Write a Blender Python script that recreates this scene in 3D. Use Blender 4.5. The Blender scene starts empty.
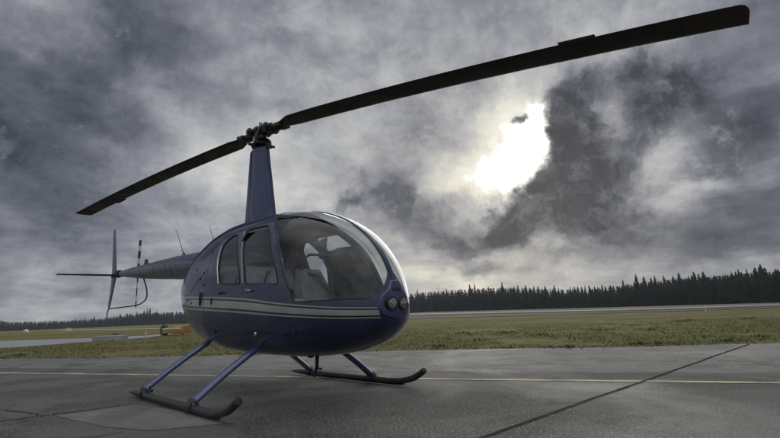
import bpy, bmesh, math, random
import numpy as np
from mathutils import Vector, Matrix
random.seed(7); rng = np.random.default_rng(7)
PI = math.pi
scene = bpy.context.scene
COL = scene.collection

# ------------------------------------------------------------------ camera
CAM = np.array([5.17699, -2.90958, 0.78787]); YAW, PITCH, ROLL, FPX = 2.352288, 0.206034, -0.037933, 463.944
cF = np.array([math.cos(PITCH)*math.cos(YAW), math.cos(PITCH)*math.sin(YAW), math.sin(PITCH)])
_r = np.array([math.sin(YAW), -math.cos(YAW), 0.0]); _u = np.cross(_r, cF)
cR = _r*math.cos(ROLL)+_u*math.sin(ROLL); cU = -_r*math.sin(ROLL)+_u*math.cos(ROLL)
def ray(px, py): return cF+cR*(px-390)/FPX-cU*(py-219)/FPX      # survey helper: direction of a sight line
def azel(px, py):
    d = ray(px, py); d = d/np.linalg.norm(d); return math.atan2(d[1], d[0]), math.asin(d[2])
cd = bpy.data.cameras.new('camera'); cam = bpy.data.objects.new('camera', cd); COL.objects.link(cam)
cd.sensor_width = 36; cd.lens = 36*FPX/780; cd.clip_start = 0.05; cd.clip_end = 8000
M = Matrix.Identity(4)
for i in range(3): M[i][0], M[i][1], M[i][2], M[i][3] = cR[i], cU[i], -cF[i], CAM[i]
cam.matrix_world = M; scene.camera = cam

# ------------------------------------------------------------------ materials
class NB:
    """small node builder"""
    def __init__(s, nt): s.nt = nt; s.N = nt.nodes; s.L = nt.links
    def n(s, t, **k):
        o = s.N.new(t)
        for a, b in k.items(): setattr(o, a, b)
        return o
    def put(s, sock, v):
        if isinstance(v, bpy.types.NodeSocket): s.L.new(v, sock)
        elif v is not None: sock.default_value = v
    def m(s, op, a, b=None, c=None, clamp=False):
        o = s.n('ShaderNodeMath', operation=op); o.use_clamp = clamp
        s.put(o.inputs[0], a)
        if b is not None: s.put(o.inputs[1], b)
        if c is not None: s.put(o.inputs[2], c)
        return o.outputs[0]
    def vm(s, op, a, b=None):
        o = s.n('ShaderNodeVectorMath', operation=op); s.put(o.inputs[0], a)
        if b is not None:
            if op == 'SCALE': s.put(o.inputs['Scale'], b)
            else: s.put(o.inputs[1], b)
        return o.outputs['Value'] if op in ('DOT_PRODUCT', 'LENGTH') else o.outputs[0]
    def comb(s, x, y, z=0.0):
        o = s.n('ShaderNodeCombineXYZ'); s.put(o.inputs[0], x); s.put(o.inputs[1], y); s.put(o.inputs[2], z); return o.outputs[0]
    def sep(s, v):
        o = s.n('ShaderNodeSeparateXYZ'); s.put(o.inputs[0], v); return o.outputs
    def noise(s, v, scale, detail=4, rough=0.55, dist=0.0, lac=2.0):
        o = s.n('ShaderNodeTexNoise'); s.put(o.inputs['Vector'], v)
        o.inputs['Scale'].default_value = scale; o.inputs['Detail'].default_value = detail
        o.inputs['Roughness'].default_value = rough; o.inputs['Distortion'].default_value = dist; o.inputs['Lacunarity'].default_value = lac
        return o.outputs['Fac'], o.outputs['Color']
    def rng(s, v, a, b, c=0.0, d=1.0, smooth=True):
        o = s.n('ShaderNodeMapRange'); o.interpolation_type = 'SMOOTHSTEP' if smooth else 'LINEAR'
        s.put(o.inputs[0], v); s.put(o.inputs[1], a); s.put(o.inputs[2], b); s.put(o.inputs[3], c); s.put(o.inputs[4], d); return o.outputs[0]
    def mix(s, f, a, b, mode='MIX'):
        o = s.n('ShaderNodeMix', data_type='RGBA', blend_type=mode); s.put(o.inputs[0], f)
        for k, v in ((6, a), (7, b)):
            if isinstance(v, tuple) and len(v) == 3: v = (*v, 1)
            s.put(o.inputs[k], v)
        return o.outputs[2]
    def ramp(s, f, stops):
        o = s.n('ShaderNodeValToRGB'); s.put(o.inputs[0], f); e = o.color_ramp.elements
        while len(e) < len(stops): e.new(0.5)
        for i, (p_, c) in enumerate(stops): e[i].position = p_; e[i].color = (*c, 1)
        return o.outputs[0]
    def attr(s, name): o = s.n('ShaderNodeAttribute', attribute_name=name); return o.outputs['Fac']
    def bump(s, h, strength=0.3, dist=0.01):
        o = s.n('ShaderNodeBump'); o.inputs['Strength'].default_value = strength; o.inputs['Distance'].default_value = dist
        s.put(o.inputs['Height'], h); return o.outputs[0]
def mat(name, col=(.5, .5, .5), rough=.5, metal=0.0, coat=0.0, spec=.5, var=0.0, vscale=8.0, emis=None):
    m = bpy.data.materials.new(name); m.use_nodes = True; nt = m.node_tree; b = nt.nodes['Principled BSDF']; q = NB(nt)
    b.inputs['Base Color'].default_value = (*col, 1); b.inputs['Roughness'].default_value = rough
    b.inputs['Metallic'].default_value = metal; b.inputs['Coat Weight'].default_value = coat; b.inputs['Coat Roughness'].default_value = .08
    b.inputs['Specular IOR Level'].default_value = spec
    if emis: b.inputs['Emission Color'].default_value = (*emis[0], 1); b.inputs['Emission Strength'].default_value = emis[1]
    tc = q.n('ShaderNodeTexCoord').outputs['Object']
    if var:
        f, _ = q.noise(tc, vscale, 5, .6)
        f = q.rng(f, .3, .7)
        c = q.mix(f, tuple(x*(1-var) for x in col), tuple(min(1, x*(1+var)) for x in col))
        q.put(b.inputs['Base Color'], c); q.put(b.inputs['Roughness'], q.rng(f, 0, 1, max(.02, rough*(1-.35*var*2)), min(1, rough*(1+.35*var*2)), False))
    return m, q, b, tc

# helicopter paint: navy with silver pinstripes (stripe coordinates are stored on the mesh)
mPaint, q, b, tc = mat('navy_metallic_paint', (.03, .045, .14), .3, .0, .7)
sv = q.attr('stripe'); sm = q.attr('stripe_end')
def band(a, c): return q.m('MULTIPLY', q.m('GREATER_THAN', sv, a), q.m('LESS_THAN', sv, c))
thin = q.m('MAXIMUM', band(0.0, .11), band(.88, 1.0)); thick = band(.25, .74)
st = q.m('MULTIPLY', q.m('MAXIMUM', thin, thick), q.m('GREATER_THAN', sm, q.m('MULTIPLY_ADD', sv, -.035, .19)))
f, _ = q.noise(tc, 3.0, 5, .6); f2, _ = q.noise(tc, 60.0, 3, .6)
blue = q.mix(q.rng(f, .3, .7), (.015, .022, .064), (.025, .035, .098))
inb = q.m('MULTIPLY', band(-.02, 1.02), q.m('GREATER_THAN', sm, q.m('MULTIPLY_ADD', sv, -.035, .185)))
f4, _ = q.noise(tc, 34, 4, .75); blue = q.mix(q.rng(f4, .52, .70, 0, .45), blue, (.055, .065, .10)); blue = q.mix(q.rng(f4, .48, .34, 0, .5), blue, (.010, .013, .035))
q.put(b.inputs['Base Color'], q.mix(st, q.mix(inb, blue, (.006, .007, .012)), q.mix(q.rng(f, .3, .7), (.27, .29, .29), (.36, .38, .37))))
q.put(b.inputs['Metallic'], q.m('MULTIPLY_ADD', st, -.0, .25)); q.put(b.inputs['Roughness'], q.rng(f2, .3, .75, .28, .42))
f3, _ = q.noise(tc, 1.7, 2, .5); q.put(b.inputs['Coat Normal'], q.bump(q.m('ADD', f3, q.m('MULTIPLY', f4, .06)), .35, .02)); q.put(b.inputs['Normal'], q.bump(f4, .12, .004))
# faint grime toward the belly, real dirt with its own broken shape
mPlain, q, b, tc = mat('blue_paint', (.020, .034, .115), .32, .25, .5, var=.18, vscale=5)
mStrut, q, b, tc = mat('blue_strut_paint', (.058, .078, .20), .3, .15, .6, var=.12, vscale=9)
mCone, q, b, tc = mat('tail_cone_paint', (.045, .06, .14), .35, .25, .5, var=.15, vscale=4)
mLiner = mat('grey_interior_lining', (.035, .037, .04), .8, var=.2, vscale=20)[0]
mBlack = mat('black_rubber', (.012, .012, .013), .6)[0]
mBlade = mat('black_blade_paint', (.009, .009, .010), .45, var=.35, vscale=3, spec=.35)[0]
mBladeTip = mat('worn_brown_blade_tip', (.045, .033, .027), .6, var=.3, vscale=12, spec=.3)[0]
mDark = mat('dark_steel', (.05, .05, .055), .42, .7, var=.3, vscale=30)[0]
mSteel = mat('greased_steel', (.22, .22, .23), .35, .85, var=.3, vscale=40)[0]
mSkid = mat('charcoal_skid_paint', (.03, .031, .034), .45, .1, .1, var=.35, vscale=14)[0]
mSeat = mat('grey_leather', (.30, .31, .32), .5, var=.18, vscale=18)[0]
mBelt = mat('seat_belt_webbing', (.015, .015, .017), .8)[0]
mSilver = mat('silver_trim', (.5, .51, .52), .3, .8)[0]
mCloth = mat('black_cloth', (.02, .021, .023), .9, var=.2, vscale=12)[0]
mWhite = mat('white_paint', (.7, .7, .68), .5, var=.1, vscale=20)[0]
mRed = mat('red_lens', (.17, .02, .018), .3)[0]
mOrange = mat('orange_plastic', (.34, .19, .06), .55, var=.3, vscale=2.5)[0]
mConcrete = mat('pale_concrete', (.26, .27, .25), .85, var=.22, vscale=2)[0]
mText = mat('silver_lettering', (.16, .17, .20), .4, .2)[0]
mLampGlass = mat('lamp_lens', (.5, .5, .47), .12, .0, .8)[0]
mChrome = mat('lamp_reflector', (.6, .6, .6), .15, 1.0)[0]
# lens with a faceted pattern
m, q, b, tc = mat('faceted_lamp_glass', (.5, .5, .48), .2, 0, .6)
v = q.n('ShaderNodeTexVoronoi'); q.put(v.inputs['Vector'], tc); v.inputs['Scale'].default_value = 75
q.put(b.inputs['Base Color'], q.ramp(v.outputs['Distance'], [(0, (.5, .5, .47)), (.45, (.22, .22, .23)), (.8, (.03, .03, .04))])); mLens = m
def glass(name, tint, refl=1.0):
    m = bpy.data.materials.new(name); m.use_nodes = True; nt = m.node_tree; nt.nodes.clear(); q = NB(nt)
    out = q.n('ShaderNodeOutputMaterial'); t = q.n('ShaderNodeBsdfTransparent'); t.inputs[0].default_value = (*tint, 1)
    g = q.n('ShaderNodeBsdfGlossy'); g.inputs['Roughness'].default_value = .03; g.inputs['Color'].default_value = (.95, .97, 1, 1)
    tc = q.n('ShaderNodeTexCoord').outputs['Object']; f, _ = q.noise(tc, 2.2, 2, .5); nb = q.bump(f, .03, .02)
    q.put(g.inputs['Normal'], nb)
    lw = q.n('ShaderNodeLayerWeight'); lw.inputs['Blend'].default_value = .5
    fr = q.m('MULTIPLY_ADD', q.m('POWER', lw.outputs['Facing'], 4.5), .9, .045)
    d = q.n('ShaderNodeBsdfDiffuse'); d.inputs['Color'].default_value = (.5, .5, .5, 1)   # thin film of dust
    mx = q.n('ShaderNodeMixShader'); q.put(mx.inputs[0], q.m('MULTIPLY', fr, refl, clamp=True)); q.L.new(t.outputs[0], mx.inputs[1]); q.L.new(g.outputs[0], mx.inputs[2])
    f2, _ = q.noise(tc, 9, 5, .65); m2 = q.n('ShaderNodeMixShader'); q.put(m2.inputs[0], q.rng(f2, .35, .8, .003, .018)); q.L.new(mx.outputs[0], m2.inputs[1]); q.L.new(d.outputs[0], m2.inputs[2])
    q.L.new(m2.outputs[0], out.inputs[0]); return m
mGlass = glass('tinted_canopy_glass', (.72, .74, .76), 1.15)
mGlassDoor = glass('tinted_door_glass', (.72, .74, .76), 1.15)

# ------------------------------------------------------------------ mesh helpers
def tag(o, label=None, cat=None, group=None, kind=None):
    if label: o['label'] = label
    if cat: o['category'] = cat
    if group: o['group'] = group
    if kind: o['kind'] = kind
    return o
def empty(name, loc=(0, 0, 0), parent=None):
    o = bpy.data.objects.new(name, None); o.empty_display_size = .2; COL.objects.link(o); o.location = loc
    if parent: o.parent = parent
    return o
class MB:
    def __init__(s): s.v = []; s.f = []; s.mi = []; s.cur = 0
    def add(s, vs, fs):
        k = len(s.v); s.v += [tuple(map(float, x)) for x in vs]; s.f += [tuple(i+k for i in f) for f in fs]; s.mi += [s.cur]*len(fs); return s
    def box(s, c, d, rot=None):
        c = Vector(c); R = rot if rot is not None else Matrix.Identity(3)
        vs = [c+R @ Vector((x*d[0]/2, y*d[1]/2, z*d[2]/2)) for x in (-1, 1) for y in (-1, 1) for z in (-1, 1)]
        return s.add(vs, [(0, 1, 3, 2), (4, 6, 7, 5), (0, 4, 5, 1), (2, 3, 7, 6), (0, 2, 6, 4), (1, 5, 7, 3)])
    def tube(s, path, rad, n=12, cap=True, flat=None, up=None):
        """tube along a path; rad number or list; flat=(a,b) scales the two cross axes"""
        P = [Vector(p_) for p_ in path]; m = len(P); R = rad if hasattr(rad, '__len__') else [rad]*m
        vs = []; pn = None
        for i, p_ in enumerate(P):
            t = (P[min(i+1, m-1)]-P[max(i-1, 0)]).normalized()
            if pn is None:
                a = Vector(up) if up else (Vector((0, 0, 1)) if abs(t.z) < .9 else Vector((1, 0, 0)))
            else: a = pn
            nn = (a-t*a.dot(t)).normalized(); bb = t.cross(nn); pn = nn
            fa, fb = flat if flat else (1, 1)
            for k in range(n):
                an = 2*PI*k/n; vs.append(p_+nn*math.cos(an)*R[i]*fa+bb*math.sin(an)*R[i]*fb)
        fs = [(i*n+k, i*n+(k+1) % n, (i+1)*n+(k+1) % n, (i+1)*n+k) for i in range(m-1) for k in range(n)]
        if cap: fs += [tuple(range(n))[::-1], tuple((m-1)*n+k for k in range(n))]
        return s.add(vs, fs)
    def lathe(s, c, prof, n=20, axis=(0, 0, 1)):
        ax = Vector(axis).normalized(); c = Vector(c)
        return s.tube([c+ax*h for h, r in prof], [max(r, 1e-4) for h, r in prof], n)
    def ell(s, c, r, nu=12, nv=8):
        vs = []; 
        for j in range(nv+1):
            th = PI*j/nv
            for i in range(nu): ph = 2*PI*i/nu; vs.append((c[0]+r[0]*math.sin(th)*math.cos(ph), c[1]+r[1]*math.sin(th)*math.sin(ph), c[2]+r[2]*math.cos(th)))
        return s.add(vs, [(j*nu+i, j*nu+(i+1) % nu, (j+1)*nu+(i+1) % nu, (j+1)*nu+i) for j in range(nv) for i in range(nu)][::-1])
    def loft(s, rings, cap=True):
        n = len(rings[0]); vs = [p_ for r in rings for p_ in r]
        fs = [(i*n+k, i*n+(k+1) % n, (i+1)*n+(k+1) % n, (i+1)*n+k) for i in range(len(rings)-1) for k in range(n)]
        if cap: fs += [tuple(range(n))[::-1], tuple((len(rings)-1)*n+k for k in range(n))]
        return s.add(vs, fs)
    def build(s, name, mats, parent=None, smooth=True, bevel=0.0, auto=40):
        me = bpy.data.meshes.new(name); me.from_pydata(s.v, [], s.f)
        for m_ in (mats if isinstance(mats, (list, tuple)) else [mats]): me.materials.append(m_)
        if len(me.materials) > 1: me.polygons.foreach_set('material_index', s.mi)
        bm = bmesh.new(); bm.from_mesh(me); bmesh.ops.recalc_face_normals(bm, faces=bm.faces[:])
        bm.to_mesh(me); bm.free()
        if smooth:
            me.polygons.foreach_set('use_smooth', [True]*len(me.polygons)); me.set_sharp_from_angle(angle=math.radians(auto))
        me.update()
        o = bpy.data.objects.new(name, me); COL.objects.link(o)
        if parent: o.parent = parent
        if bevel:
            bv = o.modifiers.new('bevel', 'BEVEL'); bv.width = bevel; bv.segments = 2; bv.limit_method = 'ANGLE'
        return o

# ------------------------------------------------------------------ fuselage surface
def pch(xs, ys):
    xs = np.array(xs, float); ys = np.array(ys, float); h = np.diff(xs); d = np.diff(ys)/h; m = np.zeros(len(xs))
    for i in range(1, len(xs)-1):
        if d[i-1]*d[i] > 0: w1 = 2*h[i]+h[i-1]; w2 = h[i]+2*h[i-1]; m[i] = (w1+w2)/(w1/d[i-1]+w2/d[i])
    m[0] = d[0]; m[-1] = d[-1]
    def f(x):
        x = np.clip(x, xs[0], xs[-1]); i = np.clip(np.searchsorted(xs, x)-1, 0, len(xs)-2); t = (x-xs[i])/h[i]
        return ys[i]*(1+2*t)*(1-t)**2+h[i]*m[i]*t*(1-t)**2+ys[i+1]*t*t*(3-2*t)+h[i]*m[i+1]*t*t*(t-1)
    return f
XN, ZC, XR = 2.34, .86, -1.92
ztr = pch([-1.95, -1.7, -1.4, -1.1, -.8, -.4, 0, .4, .7], [1.36, 1.47, 1.61, 1.75, 1.875, 1.965, 1.995, 1.985, 1.965])
zbr = pch([-1.95, -1.75, -1.5, -1.25, -.95, -.6, -.3, .1, .6, 1.0], [1.24, 1.04, .84, .67, .55, .49, .46, .435, .42, .42])
wr = pch([-1.95, -1.75, -1.5, -1.2, -.8, -.4, 0, .4, .9], [.10, .24, .36, .47, .565, .61, .635, .64, .64])
def sect(x):
    x = np.asarray(x, float); t = np.clip((x-.45)/(XN-.45), 0, 1); T = 1.98-ZC
    s = np.clip((x-.2)/.6, 0, 1); s = s*s*(3-2*s); zt = ztr(x)*(1-s)+(ZC+T*(1-t**2.3)**.5)*s
    tb = np.clip((x-.9)/(XN-.9), 0, 1); zb = np.where(x < .9, zbr(x), ZC-(ZC-.42)*(1-tb**2.6)**(1/2.2))
    tw = np.clip((x-1.2)/(XN-1.2), 0, 1); w = np.where(x < 1.2, wr(x), .64*(1-tw**2)**.5)
    a = np.clip((x+2)/1.9, 0, 1); zc = 1.33*(1-a)+1.0*a
    a = np.clip((x-1.0)/(XN-1.0), 0, 1); zc = np.where(x > 1, 1.0+(ZC-1.0)*a, zc)
    b = np.clip((x+1.5)/1.5, 0, 1); g = np.clip((x-1.3)/1.0, 0, 1)
    return zt, zb, w, zc, 2+.5*b*(1-g), 2+.7*b*(1-.6*g)
def S(x, ph):
    zt, zb, w, zc, nu, nl = sect(x); c, s = np.cos(ph), np.sin(ph); up = c >= 0; n = np.where(up, nu, nl)
    y = w*np.sign(s)*np.abs(s)**(2/n)
    z = np.where(up, zc+(zt-zc)*np.abs(c)**(2/n), zc-(zc-zb)*np.abs(c)**(2/n))
    return np.stack([x+0*y, y, z], -1)
def SN(x, ph):
    e = 2e-3; xa = np.clip(x-e, XR, XN-2e-4); xb = np.clip(x+e, XR, XN-2e-4)
    du = (S(xb, ph)-S(xa, ph)); dv = S(x, ph+e)-S(x, ph-e); n = np.cross(dv, du)
    zt, zb, w, zc, _, _ = sect(x); P = S(x, ph); c = np.stack([np.minimum(x-.02, 1.6), 0*x, zc+0*x], -1)
    n = n*np.sign((n*(P-c)).sum(-1, keepdims=True)+1e-12); L = np.linalg.norm(n, axis=-1, keepdims=True)
    n = np.where(L < 1e-12, np.array([1.0, 0, 0]), n/np.maximum(L, 1e-12)); return n
def side_phi(x, z, side):
    """angle of the surface point above (x,z) on one side"""
    x = np.asarray(x, float); zt, zb, w, zc, nu, nl = sect(x); up = z >= zc
    c = np.where(up, np.clip((z-zc)/(zt-zc), 0, 1)**(nu/2), -np.clip((zc-z)/(zc-zb), 0, 1)**(nl/2))
    return side*np.arccos(np.clip(c, -1, 1))
def SP(x, z, side, off=0.0):
    ph = side_phi(x, z, side); return S(x, ph)+off*SN(np.asarray(x, float), ph)
def poly_sdf(poly, X, Z):
    """signed distance, positive inside"""
    P = np.array(poly, float); d = np.full(X.shape, 1e9); ins = np.zeros(X.shape, bool)
    for i in range(len(P)):
        a, b_ = P[i], P[(i+1) % len(P)]; e = b_-a; t = np.clip(((X-a[0])*e[0]+(Z-a[1])*e[1])/(e@e), 0, 1)
        d = np.minimum(d, np.hypot(X-a[0]-t*e[0], Z-a[1]-t*e[1]))
        cr = ((a[1] > Z) != (b_[1] > Z)) & (X < (b_[0]-a[0])*(Z-a[1])/(b_[1]-a[1]+1e-15)+a[0]); ins ^= cr
    return np.where(ins, d, -d)
def roundpoly(poly, r=.05, n=5):
    """round the corners of a polygon"""
    out = []; m = len(poly)
    for i in range(m):
        p0, p1, p2 = [np.array(poly[(i+k) % m], float) for k in (-1, 0, 1)]
        rr = r[i] if isinstance(r, (list, tuple)) else r
        a = p0-p1; b_ = p2-p1; la, lb = np.linalg.norm(a), np.linalg.norm(b_); k = min(rr, la*.45, lb*.45)
        A, B = p1+a/la*k, p1+b_/lb*k
        for t in np.linspace(0, 1, n): out.append(tuple((1-t)**2*A+2*t*(1-t)*p1+t*t*B))
    return out
F_WIN = roundpoly([(.848, 1.155), (1.435, 1.112), (1.40, 1.22), (1.244, 1.453), (1.13, 1.62), (.985, 1.752), (.78, 1.762), (.522, 1.762), (.62, 1.64), (.70, 1.50), (.779, 1.354)], [.03, .03, .05, .1, .08, .03, .05, .05, .05, .05, .05])
R_WIN = roundpoly([(.285, 1.198), (.735, 1.162), (.70, 1.28), (.621, 1.422), (.50, 1.60), (.36, 1.752), (.26, 1.74), (.14, 1.665), (.155, 1.55), (.20, 1.36)], [.05, .03, .05, .05, .05, .04, .08, .08, .08, .08])
F_DOOR = roundpoly([(.815, .64), (1.50, .64), (1.60, .74), (1.60, .93), (1.475, 1.17), (1.31, 1.445), (1.15, 1.68), (1.02, 1.80), (.435, 1.80), (.57, 1.62), (.665, 1.45), (.755, 1.27), (.80, 1.15), (.82, .90)], [.04, .08, .08, .05, .08, .08, .06, .05, .02, .05, .05, .05, .05, .05])
R_DOOR = roundpoly([(.12, .76), (.30, .64), (.806, .64), (.811, .90), (.791, 1.15), (.746, 1.27), (.656, 1.45), (.561, 1.62), (.426, 1.80), (.22, 1.81), (.07, 1.72), (.03, 1.62), (.06, 1.45), (.13, 1.2), (.12, .95)], [.06, .06, .04, .05, .05, .05, .05, .05, .02, .1, .08, .08, .08, .08, .08])
fA = pch([.42, .90, .945, 1.144, 1.438, 1.62, 1.76, 1.85, 1.93, 2.0], [1.70, 1.665, 1.645, 1.531, 1.373, 1.23, 1.08, .99, .945, .93])
def yb(z): return np.interp(z, [.90, .945, 1.00, 1.09, 1.18, 1.9], [.285, .235, .150, .075, .022, .016])
def f_wind(X, Y, Z): return np.minimum(np.minimum(X-fA(Z), (Z-.938)*.9), (np.abs(Y)-yb(Z))*.8)
zU = pch([-1.95, -1.2, .75, 1.6, 2.1, 2.34], [1.19, 1.143, 1.022, .925, .875, .862]); zL = pch([-1.95, -1.04, .76, 1.59, 2.1, 2.34], [1.06, .986, .872, .813, .779, .772])

Xs = np.concatenate([np.linspace(XR, 1.5, 200), 1.5+(XN-1.5)*np.sin(np.linspace(0, PI/2, 90))[1:-1], [XN-2e-4]])
NP_ = 300
PHs = np.linspace(-PI, PI, NP_+1)[:-1]
gx, gp = np.meshgrid(Xs, PHs, indexing='ij'); par = np.stack([gx.ravel(), gp.ravel()], -1)
idx = np.arange(len(Xs)*NP_).reshape(len(Xs), NP_); a = idx[:-1]; b_ = idx[1:]; a2 = np.roll(a, -1, 1); b2 = np.roll(b_, -1, 1)
tris = np.concatenate([np.stack([a, b_, b2], -1).reshape(-1, 3), np.stack([a, b2, a2], -1).reshape(-1, 3)])
# keep phi continuous: seam at +-pi handled by complex representation
PX = list(par[:, 0]); PPc = np.exp(1j*par[:, 1])
def split(par_x, par_c, tris, field):
    """cut the triangles along field = 0"""
    ph = np.angle(par_c); P = S(par_x, ph); v = field(P[:, 0], P[:, 1], P[:, 2]); v = np.where(np.abs(v) < 2.5e-4, 2.5e-4, v)
    s = v > 0; k = s[tris].sum(1); keep = tris[(k == 0) | (k == 3)]; cut = tris[(k == 1) | (k == 2)]
    nx, nc = list(par_x), list(par_c); cache = {}
    def mid(i, j):
        key = (min(i, j), max(i, j))
        if key in cache: return cache[key]
        lo, hi = 0.0, 1.0; vi = v[i]
        xi, xj, ci, cj = par_x[i], par_x[j], par_c[i], par_c[j]
        t = v[i]/(v[i]-v[j]); t = min(max(t, .02), .98)
        c = ci*(1-t)+cj*t; nx.append(xi*(1-t)+xj*t); nc.append(c/abs(c)); cache[key] = len(nx)-1; return len(nx)-1
    out = []
    for t in cut:
        n = s[t].sum(); lone = [q_ for q_ in range(3) if s[t[q_]] == (n == 1)][0]
        A, B, C = int(t[lone]), int(t[(lone+1) % 3]), int(t[(lone+2) % 3]); ab, ac = mid(A, B), mid(A, C)
        out += [(A, ab, ac), (ab, B, C), (ab, C, ac)]
    return np.array(nx), np.array(nc), np.concatenate([keep, np.array(out).reshape(-1, 3)]).astype(int)
G = .0035
def fF(p_, off): return lambda X, Y, Z: np.where(np.abs(Y) > .05, poly_sdf(p_, X, Z), -1.0)-off
px_, pc_, T_ = np.array(PX), PPc, tris
for fld in (f_wind, fF(F_DOOR, 0), fF(F_DOOR, G), fF(R_DOOR, 0), fF(R_DOOR, G), fF(F_WIN, 0), fF(R_WIN, 0)):
    px_, pc_, T_ = split(px_, pc_, T_, fld)
ph_ = np.angle(pc_); PT = S(px_, ph_); NT = SN(px_, ph_)
cen = PT[T_].mean(1); cX, cY, cZ = cen.T
def fo(fld): return fld(cX, cY, cZ) > 0
reg = np.zeros(len(T_), int)
w_ = fo(f_wind); d1 = fo(fF(F_DOOR, 0)); d1i = fo(fF(F_DOOR, G)); d2 = fo(fF(R_DOOR, 0)); d2i = fo(fF(R_DOOR, G)); w1 = fo(fF(F_WIN, 0)); w2 = fo(fF(R_WIN, 0))
reg[d1 | d2] = 9; reg[d1i] = 1; reg[d2i & ~d1] = 2; reg[w1] = 3; reg[w2] = 4; reg[w_] = 5
right = cY < 0
def shell(name, mask, mats, parent, thick=.022, off=0.0):
    t = T_[mask]; used, inv = np.unique(t, return_inverse=True); t = inv.reshape(-1, 3); P = PT[used]+off*NT[used]; N = NT[used]; n = len(used)
    # orient outward
    fn = np.cross(P[t[:, 1]]-P[t[:, 0]], P[t[:, 2]]-P[t[:, 0]]); fl = (fn*N[t].mean(1)).sum(1) < 0; t[fl] = t[fl][:, ::-1]
    if thick:
        vs = np.concatenate([P, P-N*thick]); fs = [tuple(x) for x in t]+[tuple(x) for x in (t[:, ::-1]+n)]
        mi = [0]*len(t)+[1]*len(t); nn = [N[x] for x in t]+[-N[x] for x in t[:, ::-1]]
        e = {}
        for x in t:
            for k in range(3): e[(int(x[k]), int(x[(k+1) % 3]))] = 1
        be = [(i, j) for (i, j) in e if (j, i) not in e]
        for i, j in be: fs.append((j, i, i+n, j+n)); mi.append(0)
    else: vs, fs, mi, be = P, [tuple(x) for x in t], [0]*len(t), []; nn = [N[x] for x in t]
    me = bpy.data.meshes.new(name); me.from_pydata(vs.tolist(), [], fs)
    for m_ in mats: me.materials.append(m_)
    me.polygons.foreach_set('material_index', mi); me.polygons.foreach_set('use_smooth', [True]*len(fs))
    ln = np.concatenate([np.array(nn).reshape(-1, 3), np.zeros((4*len(be), 3))])
    me.normals_split_custom_set(ln.tolist())
    X, Z = vs[:, 0], vs[:, 2]; U, L = zU(X), zL(X)
    at = me.attributes.new('stripe', 'FLOAT', 'POINT'); at.data.foreach_set('value', ((U-Z)/(U-L)).astype(np.float32))
    at = me.attributes.new('stripe_end', 'FLOAT', 'POINT'); at.data.foreach_set('value', np.where(X > 1.5, np.abs(vs[:, 1]), 1).astype(np.float32))
    o = bpy.data.objects.new(name, me); COL.objects.link(o); o.parent = parent; return o

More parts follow.
